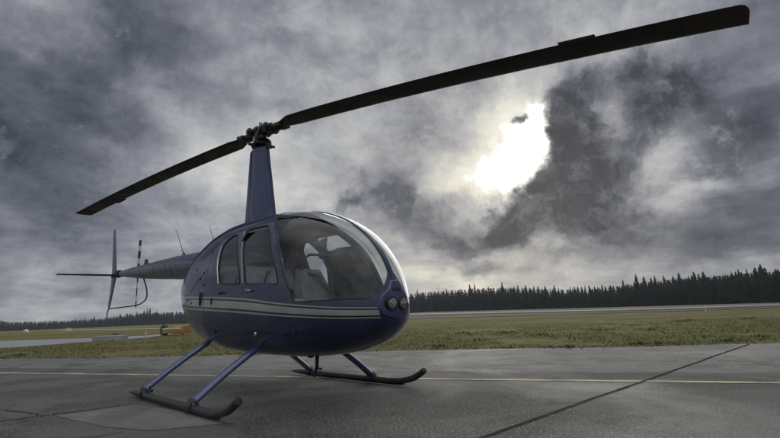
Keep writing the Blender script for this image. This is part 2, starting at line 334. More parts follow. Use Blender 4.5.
heli = tag(empty('helicopter'), 'navy blue four seat helicopter with silver pinstripes parked on skids on the wet apron', 'helicopter')
body = shell('fuselage', reg == 0, [mPaint, mLiner], heli, .022)
for sd, msk in ((-1, right), (1, ~right)):
    shell('door_seal', (reg == 9) & msk, [mBlack, mBlack], heli, .012, -.010)   # rebate behind the door gaps, so the seams read dark
    ws = shell('windshield_panel', (reg == 5) & msk, [mGlass], heli, 0, -.003)
    for dr, wn, poly, nm in ((1, 3, F_WIN, 'front'), (2, 4, R_WIN, 'rear')):
        d = shell('door', (reg == dr) & msk, [mPaint, mLiner], heli, .03)
        w = shell('window', (reg == wn) & msk, [mGlassDoor], d, 0, -.004)
        # rubber / trim ribbon round the window
        c = np.array(poly+[poly[0]]); pts = SP(c[:, 0], c[:, 1], sd, .0015)
        MB().tube(pts, .0055, 6, cap=False).build('window_seal', mBlack, d)
        if nm == 'front': hx, hz = .90, 1.085
        else: hx, hz = .30, 1.10
        P0 = Vector(SP(hx, hz, sd, .006)[()]); P1 = Vector(SP(hx+.10, hz-.005, sd, .016)[()])
        hb = MB(); hb.tube([P0, P0.lerp(P1, .15)+Vector((0, sd*.012, 0)), P0.lerp(P1, .85)+Vector((0, sd*.01, 0)), P1], [.010, .011, .009, .006], 8); hb.lathe(P0, [(-.004, .016), (.01, .016), (.013, .010)], 12, (0, sd, 0)); hb.build('handle', mSilver if nm == 'front' else mDark, d)
        for hz2 in (.70, 1.02):
            hx2 = 1.615 if nm == 'front' else .79
            if nm == 'rear': hx2 = .095 if hz2 > .8 else .115
            P = Vector(SP(hx2, hz2, sd, .005)[()]); MB().tube([P-Vector((0, 0, .035)), P+Vector((0, 0, .035))], .008, 8).build('hinge', mDark, d)
    # silver rain trims behind each window
    pts = SP(np.array([.105, .10, .12, .165, .225, .245]), np.array([1.64, 1.60, 1.50, 1.38, 1.26, 1.20]), sd, .004); MB().tube(pts, .0075, 6).build('window_trim', mSilver, heli)
    pts = SP(np.array([.52, .60, .675, .735, .79, .815]), np.array([1.75, 1.64, 1.50, 1.38, 1.24, 1.16]), sd, .004); MB().tube(pts, .0065, 6).build('window_trim', mSilver, heli)
    # fresh air vent scoop at the top rear corner of the front window
    A = np.array(SP(.56, 1.735, sd, .004)); B = np.array(SP(.70, 1.745, sd, .03)); C = np.array(SP(.60, 1.62, sd, .010)); D = np.array(SP(.66, 1.70, sd, .006))
    sc = MB(); sc.add([A, B, C, D, A+(0, sd*.006, 0), B+(0, sd*.006, 0), C+(0, sd*.006, 0)], [(0, 1, 2), (4, 6, 5), (0, 4, 5, 1), (0, 2, 6, 4), (1, 5, 6, 2)]); sc.build('air_vent', mBlack, heli, smooth=False)
    # roof gutter rails above the doors
    for k, (dz, rr) in enumerate(((0, .011), (.045, .009))):
        xs = np.linspace(-1.05, .93, 40); zz = np.interp(xs, [-1.05, -.8, -.5, -.1, .3, .7, .93], [1.52, 1.66, 1.765, 1.845, 1.872, 1.868, 1.85])+dz*np.interp(xs, [-1.05, -.4, .93], [.6, 1, .75])
        pts = SP(xs, zz, sd, .002); MB().tube(pts, [rr*min(1, .3+8*min(t, 1-t)) for t in np.linspace(0, 1, 40)], 8).build('roof_rail', mPlain, heli)
    # windshield seal along the door post and sill
    zs = np.linspace(1.86, .95, 30); pts = SP(fA(zs), zs, sd, .001); MB().tube(pts, .006, 6).build('windshield_seal', mBlack, heli)
    xs = np.concatenate([np.linspace(1.66, 2.25, 14)]); pts = SP(xs, 0*xs+.940, sd, .001); MB().tube(pts, .0045, 6).build('windshield_seal', mBlack, heli)
    # engine cowling seams, latches and fuel cap
    for poly in ([(-.12, .62), (-.12, 1.0), (-.1, 1.5), (-.2, 1.75)], [(-.12, 1.40), (-.55, 1.20), (-.62, 1.13), (-.95, 1.13)], [(-.12, .78), (-.5, .84), (-.9, .84), (-1.15, 1.0)]):
        c = np.array(poly); t = np.linspace(0, len(c)-1, 24); X = np.interp(t, range(len(c)), c[:, 0]); Z = np.interp(t, range(len(c)), c[:, 1])
        MB().tube(SP(X, Z, sd, -.0005), .0028, 5).build('panel_seam', mBlack, heli)
    for (lx, lz) in ((-.20, 1.36), (-.30, 1.30), (-.18, 1.22), (-.55, 1.03), (-.12, 1.6), (-.5, 1.42)):
        P = Vector(SP(lx, lz, sd, .003)[()]); MB().ell(P, (.016, .006, .014)).build('latch', mBlack, heli)
    P = Vector(SP(-.22, 1.06, sd, 0)[()]); mb = MB(); mb.ell(P, (.035, .014, .055)); mb.ell(P+Vector((0, sd*.01, 0)), (.014, .014, .085)); mb.build('fuel_drain_scoop', mBlack, heli)
    P = Vector(SP(.98, .665, sd, .0)[()]); mb = MB(); mb.lathe(P, [(-.004, .022), (.006, .022), (.014, .015), (.016, .0)], 14, (0, sd, -.1)); mb.build('static_port', mSilver, heli)
    # open louvres and hatch in the lower cowling
    P0 = SP(-.62, 1.10, sd, .003)
    xs, zs_ = [-.80, -.62, -.62, -.80], [.90, .90, 1.09, 1.09]
    mb = MB(); vs = [SP(x, z, sd, .004) for x, z in zip(xs, zs_)]; vs2 = [SP(x, z, sd, -.01) for x, z in zip(xs, zs_)]; mb.loft([vs2, vs]); mb.build('inspection_hatch', mat('teal_grey_hatch', (.10, .16, .18), .35, var=.2)[0], heli, smooth=False)
# exhaust stub, belly fittings
MB().tube([(-1.05, .10, .72), (-1.22, .12, .60), (-1.28, .12, .58)], [.035, .035, .035], 14).build('exhaust_pipe', mDark, heli)
MB().tube([(1.15, .02, .43), (1.13, .03, .33), (1.09, .04, .26), (1.06, .045, .20)], [.012, .009, .006, .004], 8, flat=(3.0, 1), up=(1, 0, 0)).build('belly_antenna', mDark, heli)
MB().ell((.72, 0, .425), (.05, .04, .03)).build('drain_boss', mDark, heli)
MB().ell((1.35, -.2, .44), (.04, .03, .018)).build('drain_boss', mDark, heli)
# centre windshield bow
zz = np.linspace(1.93, 1.02, 50)
zt_of = np.array([float(np.interp(z, [float(sect(x)[0]) for x in np.linspace(2.3399, .75, 500)], np.linspace(2.3399, .75, 500))) for z in zz])
ring = []
for x, z in zip(zt_of, zz):
    n = SN(np.array([x]), np.array([0.0]))[0]; wd = .019+.010*max(0, (1.2-z)/.2); 
    ring.append([np.array([x, -wd, z])-n*.012, np.array([x, -wd, z])+n*.006, np.array([x, wd, z])+n*.006, np.array([x, wd, z])-n*.012])
MB().loft(ring).build('windshield_bow', mPlain, heli)
# nose housing with two landing lights
lh = MB()
c0 = np.array([XN-.02, 0, .905])
out = [(-.165, .80), (-.19, .88), (-.15, .965), (-.07, 1.03), (-.035, 1.10), (.035, 1.10), (.07, 1.03), (.15, .965), (.19, .88), (.165, .80), (.06, .765), (-.06, .765)]
def nose_pt(y, z, off):
    # march along +x onto the nose surface
    xs = np.linspace(1.6, XN-3e-4, 500); zt, zb, w, zc, nu, nl = sect(xs); k = np.where(z > zc, nu, nl); hz = np.where(z > zc, zt-zc, zc-zb)
    ins = (np.abs(y)/np.maximum(w, 1e-6))**k+(np.abs(z-zc)/np.maximum(hz, 1e-6))**k < 1
    i = np.where(ins)[0]; x = xs[i.max()] if len(i) else 1.6
    return np.array([x+off, y, z])
rings = [[nose_pt(y*1.06, .92+(z-.92)*1.06, -.02) for y, z in out], [nose_pt(y, z, .006) for y, z in out], [nose_pt(y*.93, .92+(z-.92)*.93, .014) for y, z in out]]
lh.loft(rings, cap=False); k = len(lh.v); lh.add([nose_pt(0, .92, .016)], []); base = k-len(out)
lh.f += [(base+i, base+(i+1) % len(out), k) for i in range(len(out))]; lh.mi += [0]*len(out)
lho = lh.build('light_housing', mPaint and mPlain, heli, auto=30)
sl = MB(); sl.loft([[nose_pt(y, z, .012) for y, z in ((-.055, 1.0), (.055, 1.0), (.045, 1.035), (-.045, 1.035))], [nose_pt(y, z, .022) for y, z in ((-.05, 1.003), (.05, 1.003), (.04, 1.03), (-.04, 1.03))]]); sl.build('air_inlet', mBlack, lho)
for y in (-.066, .066):
    P = Vector(nose_pt(y, .895, .010)); ax = Vector((1, y*1.2, -.02)).normalized()
    ll = MB(); ll.lathe(P, [(-.02, .061), (.008, .061), (.012, .058), (.010, .055), (.0, .053)], 28, ax); L_ = ll.build('landing_light', mBlack, heli)
    MB().lathe(P, [(-.002, .054), (.006, .052), (.014, .040), (.019, .020), (.021, .0)], 24, ax).build('lens', mLens, L_)

# ------------------------------------------------------------------ cabin interior
fl = MB(); ring = []
for x in np.linspace(-.1, 1.95, 16):
    w = float(SP(x, .66, 1)[1])-.05; ring.append([(x, -w, .67), (x, w, .67), (x, w, .70), (x, -w, .70)])
fl.loft(ring); fl.build('cabin_floor', mLiner, heli, smooth=False)
ph = np.linspace(-PI, PI, 60)[:-1]; r1 = S(-.08+0*ph, ph)*np.array([1, .95, .97])+np.array([0, 0, .03]); r2 = r1-np.array([.04, 0, 0])
MB().loft([r1, r2]).build('firewall', mLiner, heli, smooth=False)
def seat(x, y, back=.18, h=.62, w=.44):
    e = empty('seat', (0, 0, 0), heli)
    c = MB()
    rings = []
    for t, zt in ((0, .0), (.05, .035), (.5, .05), (.92, .04), (1, 0)):
        X = x+.48*t; rings.append([(X, y+w/2*sx*(.94 if abs(sx) == 1 else 1), z) for sx, z in ((-1, .70), (-1, .93+zt), (-.6, .955+zt), (0, .945+zt), (.6, .955+zt), (1, .93+zt), (1, .70))])
    c.loft(rings); c.build('cushion', mSeat, e, auto=60)
    b2 = MB(); rings = []
    for t in np.linspace(0, 1, 9):
        z = .93+h*t*.97; X = x+.03-back*t; ww = w/2*(1-.28*max(0, t-.45)/.55); th = .055+.03*math.sin(PI*t); rings.append([(X-th*.4, y-ww, z), (X+th*.8, y-ww*.92, z), (X+th, y-ww*.5, z), (X+th*.75, y, z), (X+th, y+ww*.5, z), (X+th*.8, y+ww*.92, z), (X-th*.4, y+ww, z), (X-th*.6, y, z)])
    b2.loft(rings); b2.build('backrest', mSeat, e, auto=60)
    sg = 1 if y > 0 else -1
    MB().tube([(x-back*.9+.06, y-.10*sg, .93+h*.86), (x+.02, y+.02*sg, 1.28), (x+.12, y+.14*sg, 1.04), (x+.10, y+.2*sg, .97)], .023, 6, flat=(.12, 1), up=(1, 0, 0)).build('seat_belt', mBelt, e)
    return e
seat(.72, -.31, h=.45); seat(.72, .31, h=.45); seat(.02, -.30, h=.50, back=.1); seat(.02, .30, h=.50, back=.1)
# centre console with instruments, cyclic with its T bar
cs = MB()
for (X, Y, Z, dx, dy, dz) in ((1.72, 0, .84, .42, .22, .30), (1.84, 0, 1.06, .16, .26, .20)): cs.box((X, Y, Z), (dx, dy, dz))
rot = Matrix.Rotation(-.45, 3, 'Y'); cs.box((1.83, 0, 1.17), (.09, .34, .22), rot); co = cs.build('instrument_console', mLiner, heli, smooth=False, bevel=.01)
for i in range(3):
    for j in range(2):
        P = Vector((1.83, (i-1)*.10, 1.17+(j-.5)*.09))+rot @ Vector((-.047, 0, 0)); MB().lathe(P, [(0, .036), (-.006, .036), (-.007, .030)], 16, rot @ Vector((-1, 0, 0))).build('instrument', mDark, co)
cy = MB(); cy.tube([(1.50, 0, .70), (1.47, 0, .95), (1.42, 0, 1.22), (1.27, 0, 1.43)], [.022, .018, .014, .014], 10); cy.tube([(1.27, -.24, 1.37), (1.27, -.16, 1.43), (1.27, 0, 1.44), (1.27, .16, 1.43), (1.27, .24, 1.37)], .013, 8)
cy.tube([(1.27, -.24, 1.38), (1.25, -.245, 1.27)], .02, 8); cy.tube([(1.27, .24, 1.38), (1.25, .245, 1.27)], .02, 8); cy.ell((1.27, 0, 1.43), (.035, .045, .035)); cy.build('cyclic_stick', mBlack, heli)
# black sunshade hanging inside the left front window
xs = np.linspace(.60, 1.42, 22); sh = MB(); rr = []
for x in xs:
    top = min(1.60+.03*math.exp(-((x-.98)/.10)**2), float(np.interp(x, [.6, 1.2, 1.28, 1.42], [1.64, 1.60, 1.46, 1.25])))
    zz_ = np.linspace(1.0, top, 8); rr.append([SP(x, z, 1, -.045-.006*math.sin(9*x)) for z in zz_]+[SP(x, z, 1, -.053-.006*math.sin(9*x)) for z in zz_[::-1]])
sh.loft(rr); sh.build('window_sunshade', mCloth, heli)

# ------------------------------------------------------------------ mast fairing, hub, rotor
def airfoil(c, t, n=22):
    """points (along chord, across), leading edge at +"""
    o = []
    for k in range(n):
        a = 2*PI*k/n; x = .5*math.cos(a); u = .5-x
        y = math.copysign(1, math.sin(a))*2.1*t/c*(.2969*math.sqrt(max(u, 0))-.126*u-.3516*u*u+.2843*u**3-.1015*u**4)/.6*.6 if abs(math.sin(a)) > 1e-6 else 0
        o.append((x*c, y*c*2.35))
    return o
mf = MB(); rings = []
for t in np.linspace(0, 1, 12):
    z = 1.90+1.07*t; c = .70-.30*t; th = .27-.09*t; cx = -.01-.06*t
    if t < .12: c += .10*(1-t/.12)**2; th += .06*(1-t/.12)**2
    rings.append([(cx+.5*c*math.cos(a)*(1 if math.cos(a) > 0 else 1.0), .5*th*math.copysign(abs(math.sin(a))**.9, math.sin(a))*(1-.25*(math.cos(a) < 0)*abs(math.cos(a))), z) for a in np.linspace(0, 2*PI, 32)[:-1]])
mf.loft(rings); mfo = mf.build('mast_fairing', mPlain, heli, auto=60)
MB().tube([rings[i][19 if k else 19] for i, k in zip(range(1, 12), [1]*11)], .003, 6).build('seam', mBlack, mfo)
mh = MB(); mh.lathe((-.03, 0, 2.93), [(0, .075), (.05, .075), (.055, .05), (.33, .035), (.36, .035)], 18); mh.build('rotor_mast', mSteel, heli)
TH = .1983; cT, sT = math.cos(TH), math.sin(TH); AX = Vector((cT, sT, 0)); LE = Vector((-sT, cT, 0)); HC = Vector((0, 0, 3.215))
sp_ = MB(); sp_.lathe((-.02, 0, 3.0), [(0, .10), (.012, .135), (.03, .14), (.04, .12), (.06, .10), (.075, .075)], 24); sp_.lathe((-.02, 0, 3.075), [(0, .10), (.02, .115), (.035, .10), (.04, .05)], 24)
for a in range(0, 360, 60): sp_.tube([(-.02, 0, 3.03), (-.02+.17*math.cos(math.radians(a+TH*57)), .17*math.sin(math.radians(a+TH*57)), 3.03)], .018, 8)
sp_.box((.13, .0, 2.985), (.05, .05, .06)); sp_.build('swashplate', mDark, heli)
hb = MB(); hb.box(HC+Vector((0, 0, .0)), (.42, .13, .10), Matrix.Rotation(TH, 3, 'Z')); hb.lathe(HC+Vector((0, 0, -.12)), [(0, .05), (.1, .06), (.17, .055), (.19, .04), (.21, .03), (.22, 0)], 18)
hb.tube([HC-LE*.11, HC+LE*.11], .045, 14); hb.tube([HC-LE*.13, HC-LE*.11], .028, 12); hb.tube([HC+LE*.13, HC+LE*.11], .028, 12)
for s in (-1, 1):
    C = HC+AX*(.155*s)+Vector((0, 0, .01)); hb.tube([C-LE*.105, C+LE*.105], .052, 14); hb.tube([C-LE*.125, C+LE*.125], .026, 10); hb.ell(C+Vector((0, 0, .055)), (.03, .03, .02))
hb.build('rotor_hub', mDark, heli, bevel=.006)
for s in (-1, 1):
    P0 = Vector((-.02, 0, 3.04))+LE*(-s*.165)*1.0+AX*(.05*s); P1 = HC+AX*(.16*s)-LE*(s*.175)+Vector((0, 0, .0))
    pl = MB(); pl.tube([P0, P1], .011, 8); pl.tube([P0-Vector((0, 0, .02)), P0+Vector((0, 0, .04))], .02, 8); pl.tube([P1-Vector((0, 0, .03)), P1+Vector((0, 0, .02))], .02, 8); pl.tube([P1, P1+LE*(s*.10)], .018, 8); pl.build('pitch_link', mSteel, heli)
def blade_z(r, s): return (3.225-.05*r-.0088*r*r) if s > 0 else (3.205-.018*r-.0089*r*r)
def blade_ring(r, s, cscale=1.0, xoff=0.0, pitch=.05, chord=.260, thick=.12):
    pitch = -.085*min(1, r) if s > 0 else .05
    le = LE*s; ax = AX*s; c = chord*cscale; n = 20; out = []
    for k in range(n):
        a = 2*PI*k/n; u = .5-.5*math.cos(a)   # 0 leading .. 1 trailing
        yt = 5*thick*(.2969*math.sqrt(u)-.126*u-.3516*u*u+.2843*u**3-.1036*u**4)*(1 if math.sin(a) >= 0 else -1)
        X = (.28-u)*c+xoff; Z = yt*c
        X, Z = X*math.cos(pitch)-Z*math.sin(pitch), X*math.sin(pitch)+Z*math.cos(pitch)
        out.append(ax*r+le*X+Vector((0, 0, blade_z(r, s)+Z)))
    return out
for s in (1, -1):
    bm_ = MB(); R_ = [(.33, .45, .30), (.40, .5, .26), (.48, .72, .2), (.62, 1.0, .13)]+[(r, 1, .115) for r in np.linspace(.8, 4.66, 26)]
    bm_.loft([blade_ring(r, s, c, 0, .05, thick=t) for r, c, t in R_])
    bo = bm_.build('rotor_blade', mBlade, heli, auto=35)
    tp = MB(); tp.loft([blade_ring(r, s, c, xo, .05, thick=.10) for r, c, xo in ((4.66, 1.004, 0), (4.9, 1.0, 0), (4.985, .985, .001), (5.015, .93, .006), (5.035, .80, .018), (5.045, .62, .030))]); tp.build('tip_cap', mBladeTip, bo, auto=35)
    g = MB(); p0 = HC+AX*(.14*s); g.tube([HC+AX*(.13*s), Vector(AX*(.22*s))+Vector((0, 0, blade_z(.22, s))), Vector(AX*(.36*s))+Vector((0, 0, blade_z(.36, s)))], [.05, .055, .05], 14); g.box(Vector(AX*(.36*s))+Vector((0, 0, blade_z(.36, s))), (.12, .17, .045), Matrix.Rotation(TH, 3, 'Z')); g.build('blade_grip', mDark, bo, bevel=.004)
    # trim tab on the trailing edge
    tt = MB(); r0, r1 = 3.80, 4.08
    q_ = []
    for r in (r0, r1):
        e = blade_ring(r, s)[10]; q_.append(e)
    le = LE*s; v8 = [q_[0]+le*.02, q_[1]+le*.02, q_[1]-le*.035, q_[0]-le*.035]; tt.loft([[v_+Vector((0, 0, .003)) for v_ in v8], [v_-Vector((0, 0, .003)) for v_ in v8]]); tt.build('trim_tab', mBlade, bo, smooth=False)

# ------------------------------------------------------------------ tail
cz = pch([-5.86, -5.0, -4.2, -2.2, -1.38, -1.1], [1.872, 1.825, 1.775, 1.665, 1.60, 1.58]); cr = pch([-5.86, -4.2, -2.2, -1.38, -1.1], [.052, .135, .20, .215, .215])
tcm = MB(); xs = np.linspace(-.85, -5.86, 60); tcm.loft([[(x, float(cr(x))*math.cos(a)*.93, float(cz(x))+float(cr(x))*math.sin(a)) for a in np.linspace(0, 2*PI, 41)[:-1]] for x in xs])
tco = tcm.build('tail_cone', mCone, heli, auto=60)
for x in (-1.75, -2.55, -3.35, -4.15, -4.95):
    MB().tube([(x, (float(cr(x))+.0005)*math.cos(a)*.93, float(cz(x))+(float(cr(x))+.0005)*math.sin(a)) for a in np.linspace(0, 2*PI, 37)], .0022, 5, cap=False).build('rivet_band', mDark, tco)
# registration wrapped onto both sides of the cone
def cone_text(txt, x0, x1, side):
    cu = bpy.data.curves.new('t', 'FONT'); cu.body = txt; cu.size = 1; cu.resolution_u = 3; cu.offset = .012
    o = bpy.data.objects.new('t', cu); COL.objects.link(o); bpy.context.view_layer.update()
    me = bpy.data.meshes.new_from_object(o.evaluated_get(bpy.context.evaluated_depsgraph_get())); bpy.data.objects.remove(o)
    bm = bmesh.new(); bm.from_mesh(me)
    bmesh.ops.triangulate(bm, faces=bm.faces[:])
    for _ in range(2): bmesh.ops.subdivide_edges(bm, edges=[e for e in bm.edges if e.calc_length() > .12], cuts=1); bmesh.ops.triangulate(bm, faces=bm.faces[:])
    W_ = max(v.co.x for v in bm.verts); Hh = .70
    for v in bm.verts:
        t = v.co.x/W_; x = x0+(x1-x0)*t; r = float(cr(x))+.003; an = (v.co.y/Hh-.5)*1.55+.12; v.co = Vector((x, side*r*math.cos(an)*.93, float(cz(x))+r*math.sin(an)))
    bm.to_mesh(me); bm.free(); me.materials.clear(); me.materials.append(mText); o = bpy.data.objects.new('registration_lettering', me); COL.objects.link(o); o.parent = tco
cone_text('N60GN', -3.45, -2.25, -1); cone_text('N60GN', -2.25, -3.45, 1)
for (x, L, dx) in ((-2.42, .50, -.42), (-1.22, .46, -.30)):
    z = float(cz(x)+cr(x)) if x < -1.3 else 1.76; a_ = MB(); a_.lathe((x, 0, z-.01), [(0, .03), (.03, .022), (.05, .012)], 10); a_.tube([(x, 0, z), (x+dx*.5, 0, z+L*.52), (x+dx, 0, z+L)], [.008, .005, .003], 6); a_.build('whip_antenna', mDark, heli)
z = float(cz(-4.2)+cr(-4.2)); bc = MB(); bc.lathe((-4.2, 0, z-.02), [(0, .045), (.03, .04)], 16); be_ = bc.build('beacon', mDark, heli); MB().lathe((-4.2, 0, z+.01), [(0, .038), (.06, .036), (.085, .025), (.09, 0)], 16).build('beacon_lens', mRed, be_)
gb = MB(); gb.tube([(-5.80, 0, 1.872), (-5.98, 0, 1.88)], [.075, .06], 14); gb.tube([(-5.90, -.02, 1.88), (-5.90, .34, 1.90)], [.05, .028], 12); gb.ell((-5.9, 0, 1.88), (.10, .08, .085)); gb.build('tail_gearbox', mDark, heli)
# white flash near the cone end
def plate(sections, n=14):
    """sections: (leading edge point, trailing edge point, thickness vector)"""
    m = MB(); rr = []
    for le, te, th in sections:
        le, te, th = Vector(le), Vector(te), Vector(th); r = []
        for k in range(n):
            a = 2*PI*k/n; u = .5-.5*math.cos(a); r.append(le.lerp(te, u)+th*math.sin(a)*(1-.4*u))
        rr.append(r)
    return m.loft(rr)
fin = empty('vertical_fin', (0, 0, 0), heli)
T = (0, .022, 0)
plate([((-6.05, 0, 1.88), (-6.42, 0, 1.88), T), ((-6.22, 0, 2.35), (-6.50, 0, 2.35), (0, .016, 0)), ((-6.40, 0, 2.90), (-6.60, 0, 2.90), (0, .010, 0)), ((-6.44, 0, 2.93), (-6.60, 0, 2.93), (0, .004, 0))]).build('upper_fin', mCone, fin, auto=60)
plate([((-6.05, 0, 1.87), (-6.42, 0, 1.87), T), ((-6.22, 0, 1.5), (-6.46, 0, 1.5), (0, .018, 0)), ((-6.36, 0, 1.20), (-6.54, 0, 1.20), (0, .012, 0))]).build('lower_fin', mCone, fin, auto=60)
MB().tube([(-6.40, 0, 1.21), (-6.50, 0, 1.12), (-6.56, 0, 1.02)], [.013, .012, .010], 8).build('tail_skid', mDark, fin)
plate([((-6.04, .04, 1.875), (-6.36, .04, 1.875), (0, 0, .02)), ((-6.06, -.5, 1.868), (-6.34, -.5, 1.868), (0, 0, .018)), ((-6.09, -1.04, 1.86), (-6.33, -1.04, 1.86), (0, 0, .012))]).build('horizontal_stabilizer', mBlade, heli, auto=60)
MB().box((-6.2, 0, 1.87), (.30, .07, .09)).build('fin_bracket', mDark, heli, bevel=.01)
hubp = Vector((-5.89, .36, 1.905)); tr = MB(); tr.lathe(hubp-Vector((0, .05, 0)), [(0, .04), (.1, .035), (.12, .02)], 12, (0, 1, 0)); tr.box(hubp, (.05, .05, .22)); tr.build('tail_rotor_hub', mDark, heli, bevel=.005)
mStripe, q, b, tc = mat('black_and_white_blade', (.5, .5, .5), .45)
zz_ = q.sep(tc)[2]; rad = q.m('ABSOLUTE', q.m('SUBTRACT', zz_, 1.905)); w = q.m('LESS_THAN', q.m('FRACT', q.m('MULTIPLY_ADD', rad, 3.6, .25)), .42); q.put(b.inputs['Base Color'], q.mix(w, (.012, .012, .013), (.55, .55, .54)))
for s in (1, -1):
    rr = []
    for r, c in ((.07, .05), (.14, .10), (.4, .11), (.70, .11), (.735, .09)):
        ca, sa = math.cos(.35), math.sin(.35)
        rr.append([(-5.89+c*(math.cos(a)*.5)*ca*s, .37+c*math.cos(a)*.5*sa*.5+.012*math.sin(a)*(1-.3*math.cos(a)), 1.905+s*r) for a in np.linspace(0, 2*PI, 15)[:-1]])
    MB().loft(rr).build('tail_rotor_blade', mStripe, heli, auto=60)
g_ = [(-4.55, .07, 1.70), (-4.75, .20, 1.52), (-5.0, .30, 1.36), (-5.25, .33, 1.27), (-5.55, .30, 1.21), (-6.0, .15, 1.185), (-6.42, .01, 1.17)]
gp_ = []
for i in range(len(g_)-1):
    p0, p1, p2, p3 = [Vector(g_[min(max(i+k, 0), len(g_)-1)]) for k in (-1, 0, 1, 2)]
    for t in np.linspace(0, 1, 6)[:-1]: gp_.append(.5*((2*p1)+(p2-p0)*t+(2*p0-5*p1+4*p2-p3)*t*t+(3*p1-p0-3*p2+p3)*t**3))
gp_.append(Vector(g_[-1])); MB().tube(gp_, .013, 8).build('tail_rotor_guard', mDark, heli)

# ------------------------------------------------------------------ landing gear
for sd in (-1, 1):
    y = sd*1.09
    path = [(-.97, y, .050), (-.87, y, .055), (-.70, y, .055), (0, y, .052), (.6, y, .050), (1.1, y, .050), (1.28, y, .060), (1.40, y, .080), (1.50, y, .108), (1.58, y, .148), (1.65, y, .190)]
    rad = [.004, .020, .034, .036, .036, .036, .036, .036, .035, .034, .033]
    sk = MB(); sk.tube(path, rad, 18); so = sk.build('skid', mSkid, heli, auto=50)
    MB().tube([(-.55, y, .020), (1.2, y, .018), (1.33, y, .026)], .022, 8, flat=(.5, 1)).build('skid_shoe', mDark, so)
    MB().lathe((1.643, y, .186), [(0, .035), (.010, .035), (.014, .027)], 16, (.7, 0, .45)).build('end_cap', mBlack, so)
    for (xf, tx, ty, tz) in ((-.50, -.47, .40, .56), (.79, .79, .44, .53)):
        A = Vector((xf, y, .09)); B = Vector((tx, sd*ty, tz)); st = MB()
        P = [A.lerp(B, t)+Vector((0, 0, .018*math.sin(PI*t))) for t in np.linspace(-.02, 1.0, 12)]
        st.tube(P, .038, 18, flat=(1.5, .8), up=(1, 0, 0)); so2 = st.build('landing_gear_strut', mStrut, heli, auto=60)
        sd_ = MB(); sd_.tube([(xf-.05, y, .062), (xf+.05, y, .062)], .050, 16); sd_.tube([(xf, y, .09), (xf, y-sd*.02, .118)], .050, 12, flat=(1.15, .75), up=(1, 0, 0)); sd_.build('saddle', mSkid, so2)
        for k in (-.06, .06): MB().lathe((xf+k, y-sd*.0, .115), [(0, .010), (.016, .010), (.018, .004)], 6).build('bolt', mSteel, so2)
    w = MB(); w.tube([(-.30, y, .10), (-.30, y, .155)], .010, 8); w.tube([(-.36, y, .112), (-.24, y, .112)], .014, 8); w.tube([(-.22, y, .10), (-.22, y, .135)], .008, 8); w.build('ground_wheel_lug', mDark, so)
#END_HELI
exec_setting = True
# ------------------------------------------------------------------ terrain
SUN_AZ, SUN_EL = math.radians(118.6), math.radians(19.5)
AZP = np.array([azel(x, 320)[0] for x in (-200, 0, 200, 430, 600, 780, 1000)]); EV = np.array([0, 0, .0015, .0068, .0030, .0005, 0])
_o = np.argsort(AZP); AZP, EV = AZP[_o], EV[_o]
def ground(x, y):
    dx, dy = x-CAM[0], y-CAM[1]; d = np.hypot(dx, dy); az = np.arctan2(dy, dx); s = np.clip((d-50)/200, 0, 1); s = s*s*(3-2*s)
    return -.012+d*np.interp(az, AZP, EV, left=0, right=0)*s
def on_ground(px, py, dmax=1400):
    """where a sight line meets the terrain"""
    d = ray(px, py); h = math.hypot(d[0], d[1]); p0 = None
    for t in np.geomspace(3, dmax, 1500):
        P = CAM+d*(t/h)
        if P[2] <= float(ground(P[0], P[1])): return P
    return CAM+d*(dmax/h)
def at(px, dist):
    d = ray(px, 320); h = math.hypot(d[0], d[1]); P = CAM+d*(dist/h); return np.array([P[0], P[1], float(ground(P[0], P[1]))])
mGrass, q, b, tc = mat('rough_grass', (.07, .075, .03), .9, spec=.15)
n1, _ = q.noise(tc, .22, 6, .65, .4); n2, _ = q.noise(tc, 1.8, 6, .7); n3, _ = q.noise(tc, 14, 5, .75); n4, _ = q.noise(tc, .03, 3, .5)
c = q.mix(q.rng(n1, .38, .66), (.125, .150, .044), (.31, .265, .125)); c = q.mix(q.rng(n2, .44, .66, 0, .85), c, (.055, .064, .022)); c = q.mix(q.rng(n3, .50, .70, 0, .8), c, (.30, .28, .15)); c = q.mix(q.rng(n4, .4, .62, 0, .55), c, (.13, .10, .055))
q.put(b.inputs['Base Color'], c); q.put(b.inputs['Normal'], q.bump(q.m('ADD', n2, n3), .9, .12))
rad_ = np.concatenate([[0.5], np.geomspace(2, 1400, 110)]); na = 360; vs = []; fs = []
for r in rad_:
    for k in range(na):
        a = 2*PI*k/na; x, y = CAM[0]+r*math.cos(a), CAM[1]+r*math.sin(a); vs.append((x, y, float(ground(x, y))))
for i in range(len(rad_)-1):
    for k in range(na): fs.append((i*na+k, (i+1)*na+k, (i+1)*na+(k+1) % na, i*na+(k+1) % na))
fs.append(tuple(range(na)))
g = MB().add(vs, fs).build('ground', mGrass); tag(g, kind='structure')

# apron: its far edge is surveyed, the near side runs well behind the camera
EDGE = [(-60, -22.5), (-30, -8.6), (-20.5, -4.4), (-12.82, -1.1), (-8.85, .75), (-6.55, 2.25), (-4.3, 3.95), (-2.62, 5.05), (-.94, 6.05), (1.21, 7.2), (2.68, 8.2), (3.89, 8.95), (8, 11.1), (16, 15.0), (40, 26), (70, 40)]
ee = []
for i in range(len(EDGE)-1):
    a0, a1 = np.array(EDGE[i]), np.array(EDGE[i+1]); n = max(2, int(np.linalg.norm(a1-a0)/.12))
    if np.linalg.norm(a1-a0) > 12: n = 40
    for t in np.linspace(0, 1, n, endpoint=False): ee.append(a0+(a1-a0)*t)
ee.append(np.array(EDGE[-1])); ee = np.array(ee)
w_ = np.zeros(len(ee))
for f_, a_ in ((.35, .05), (1.1, .03), (3.1, .018), (7.3, .010)): w_ += a_*np.sin(ee[:, 0]*f_*6.28/2+f_*9)+a_*.6*np.sin(ee[:, 0]*f_*4.7+1)
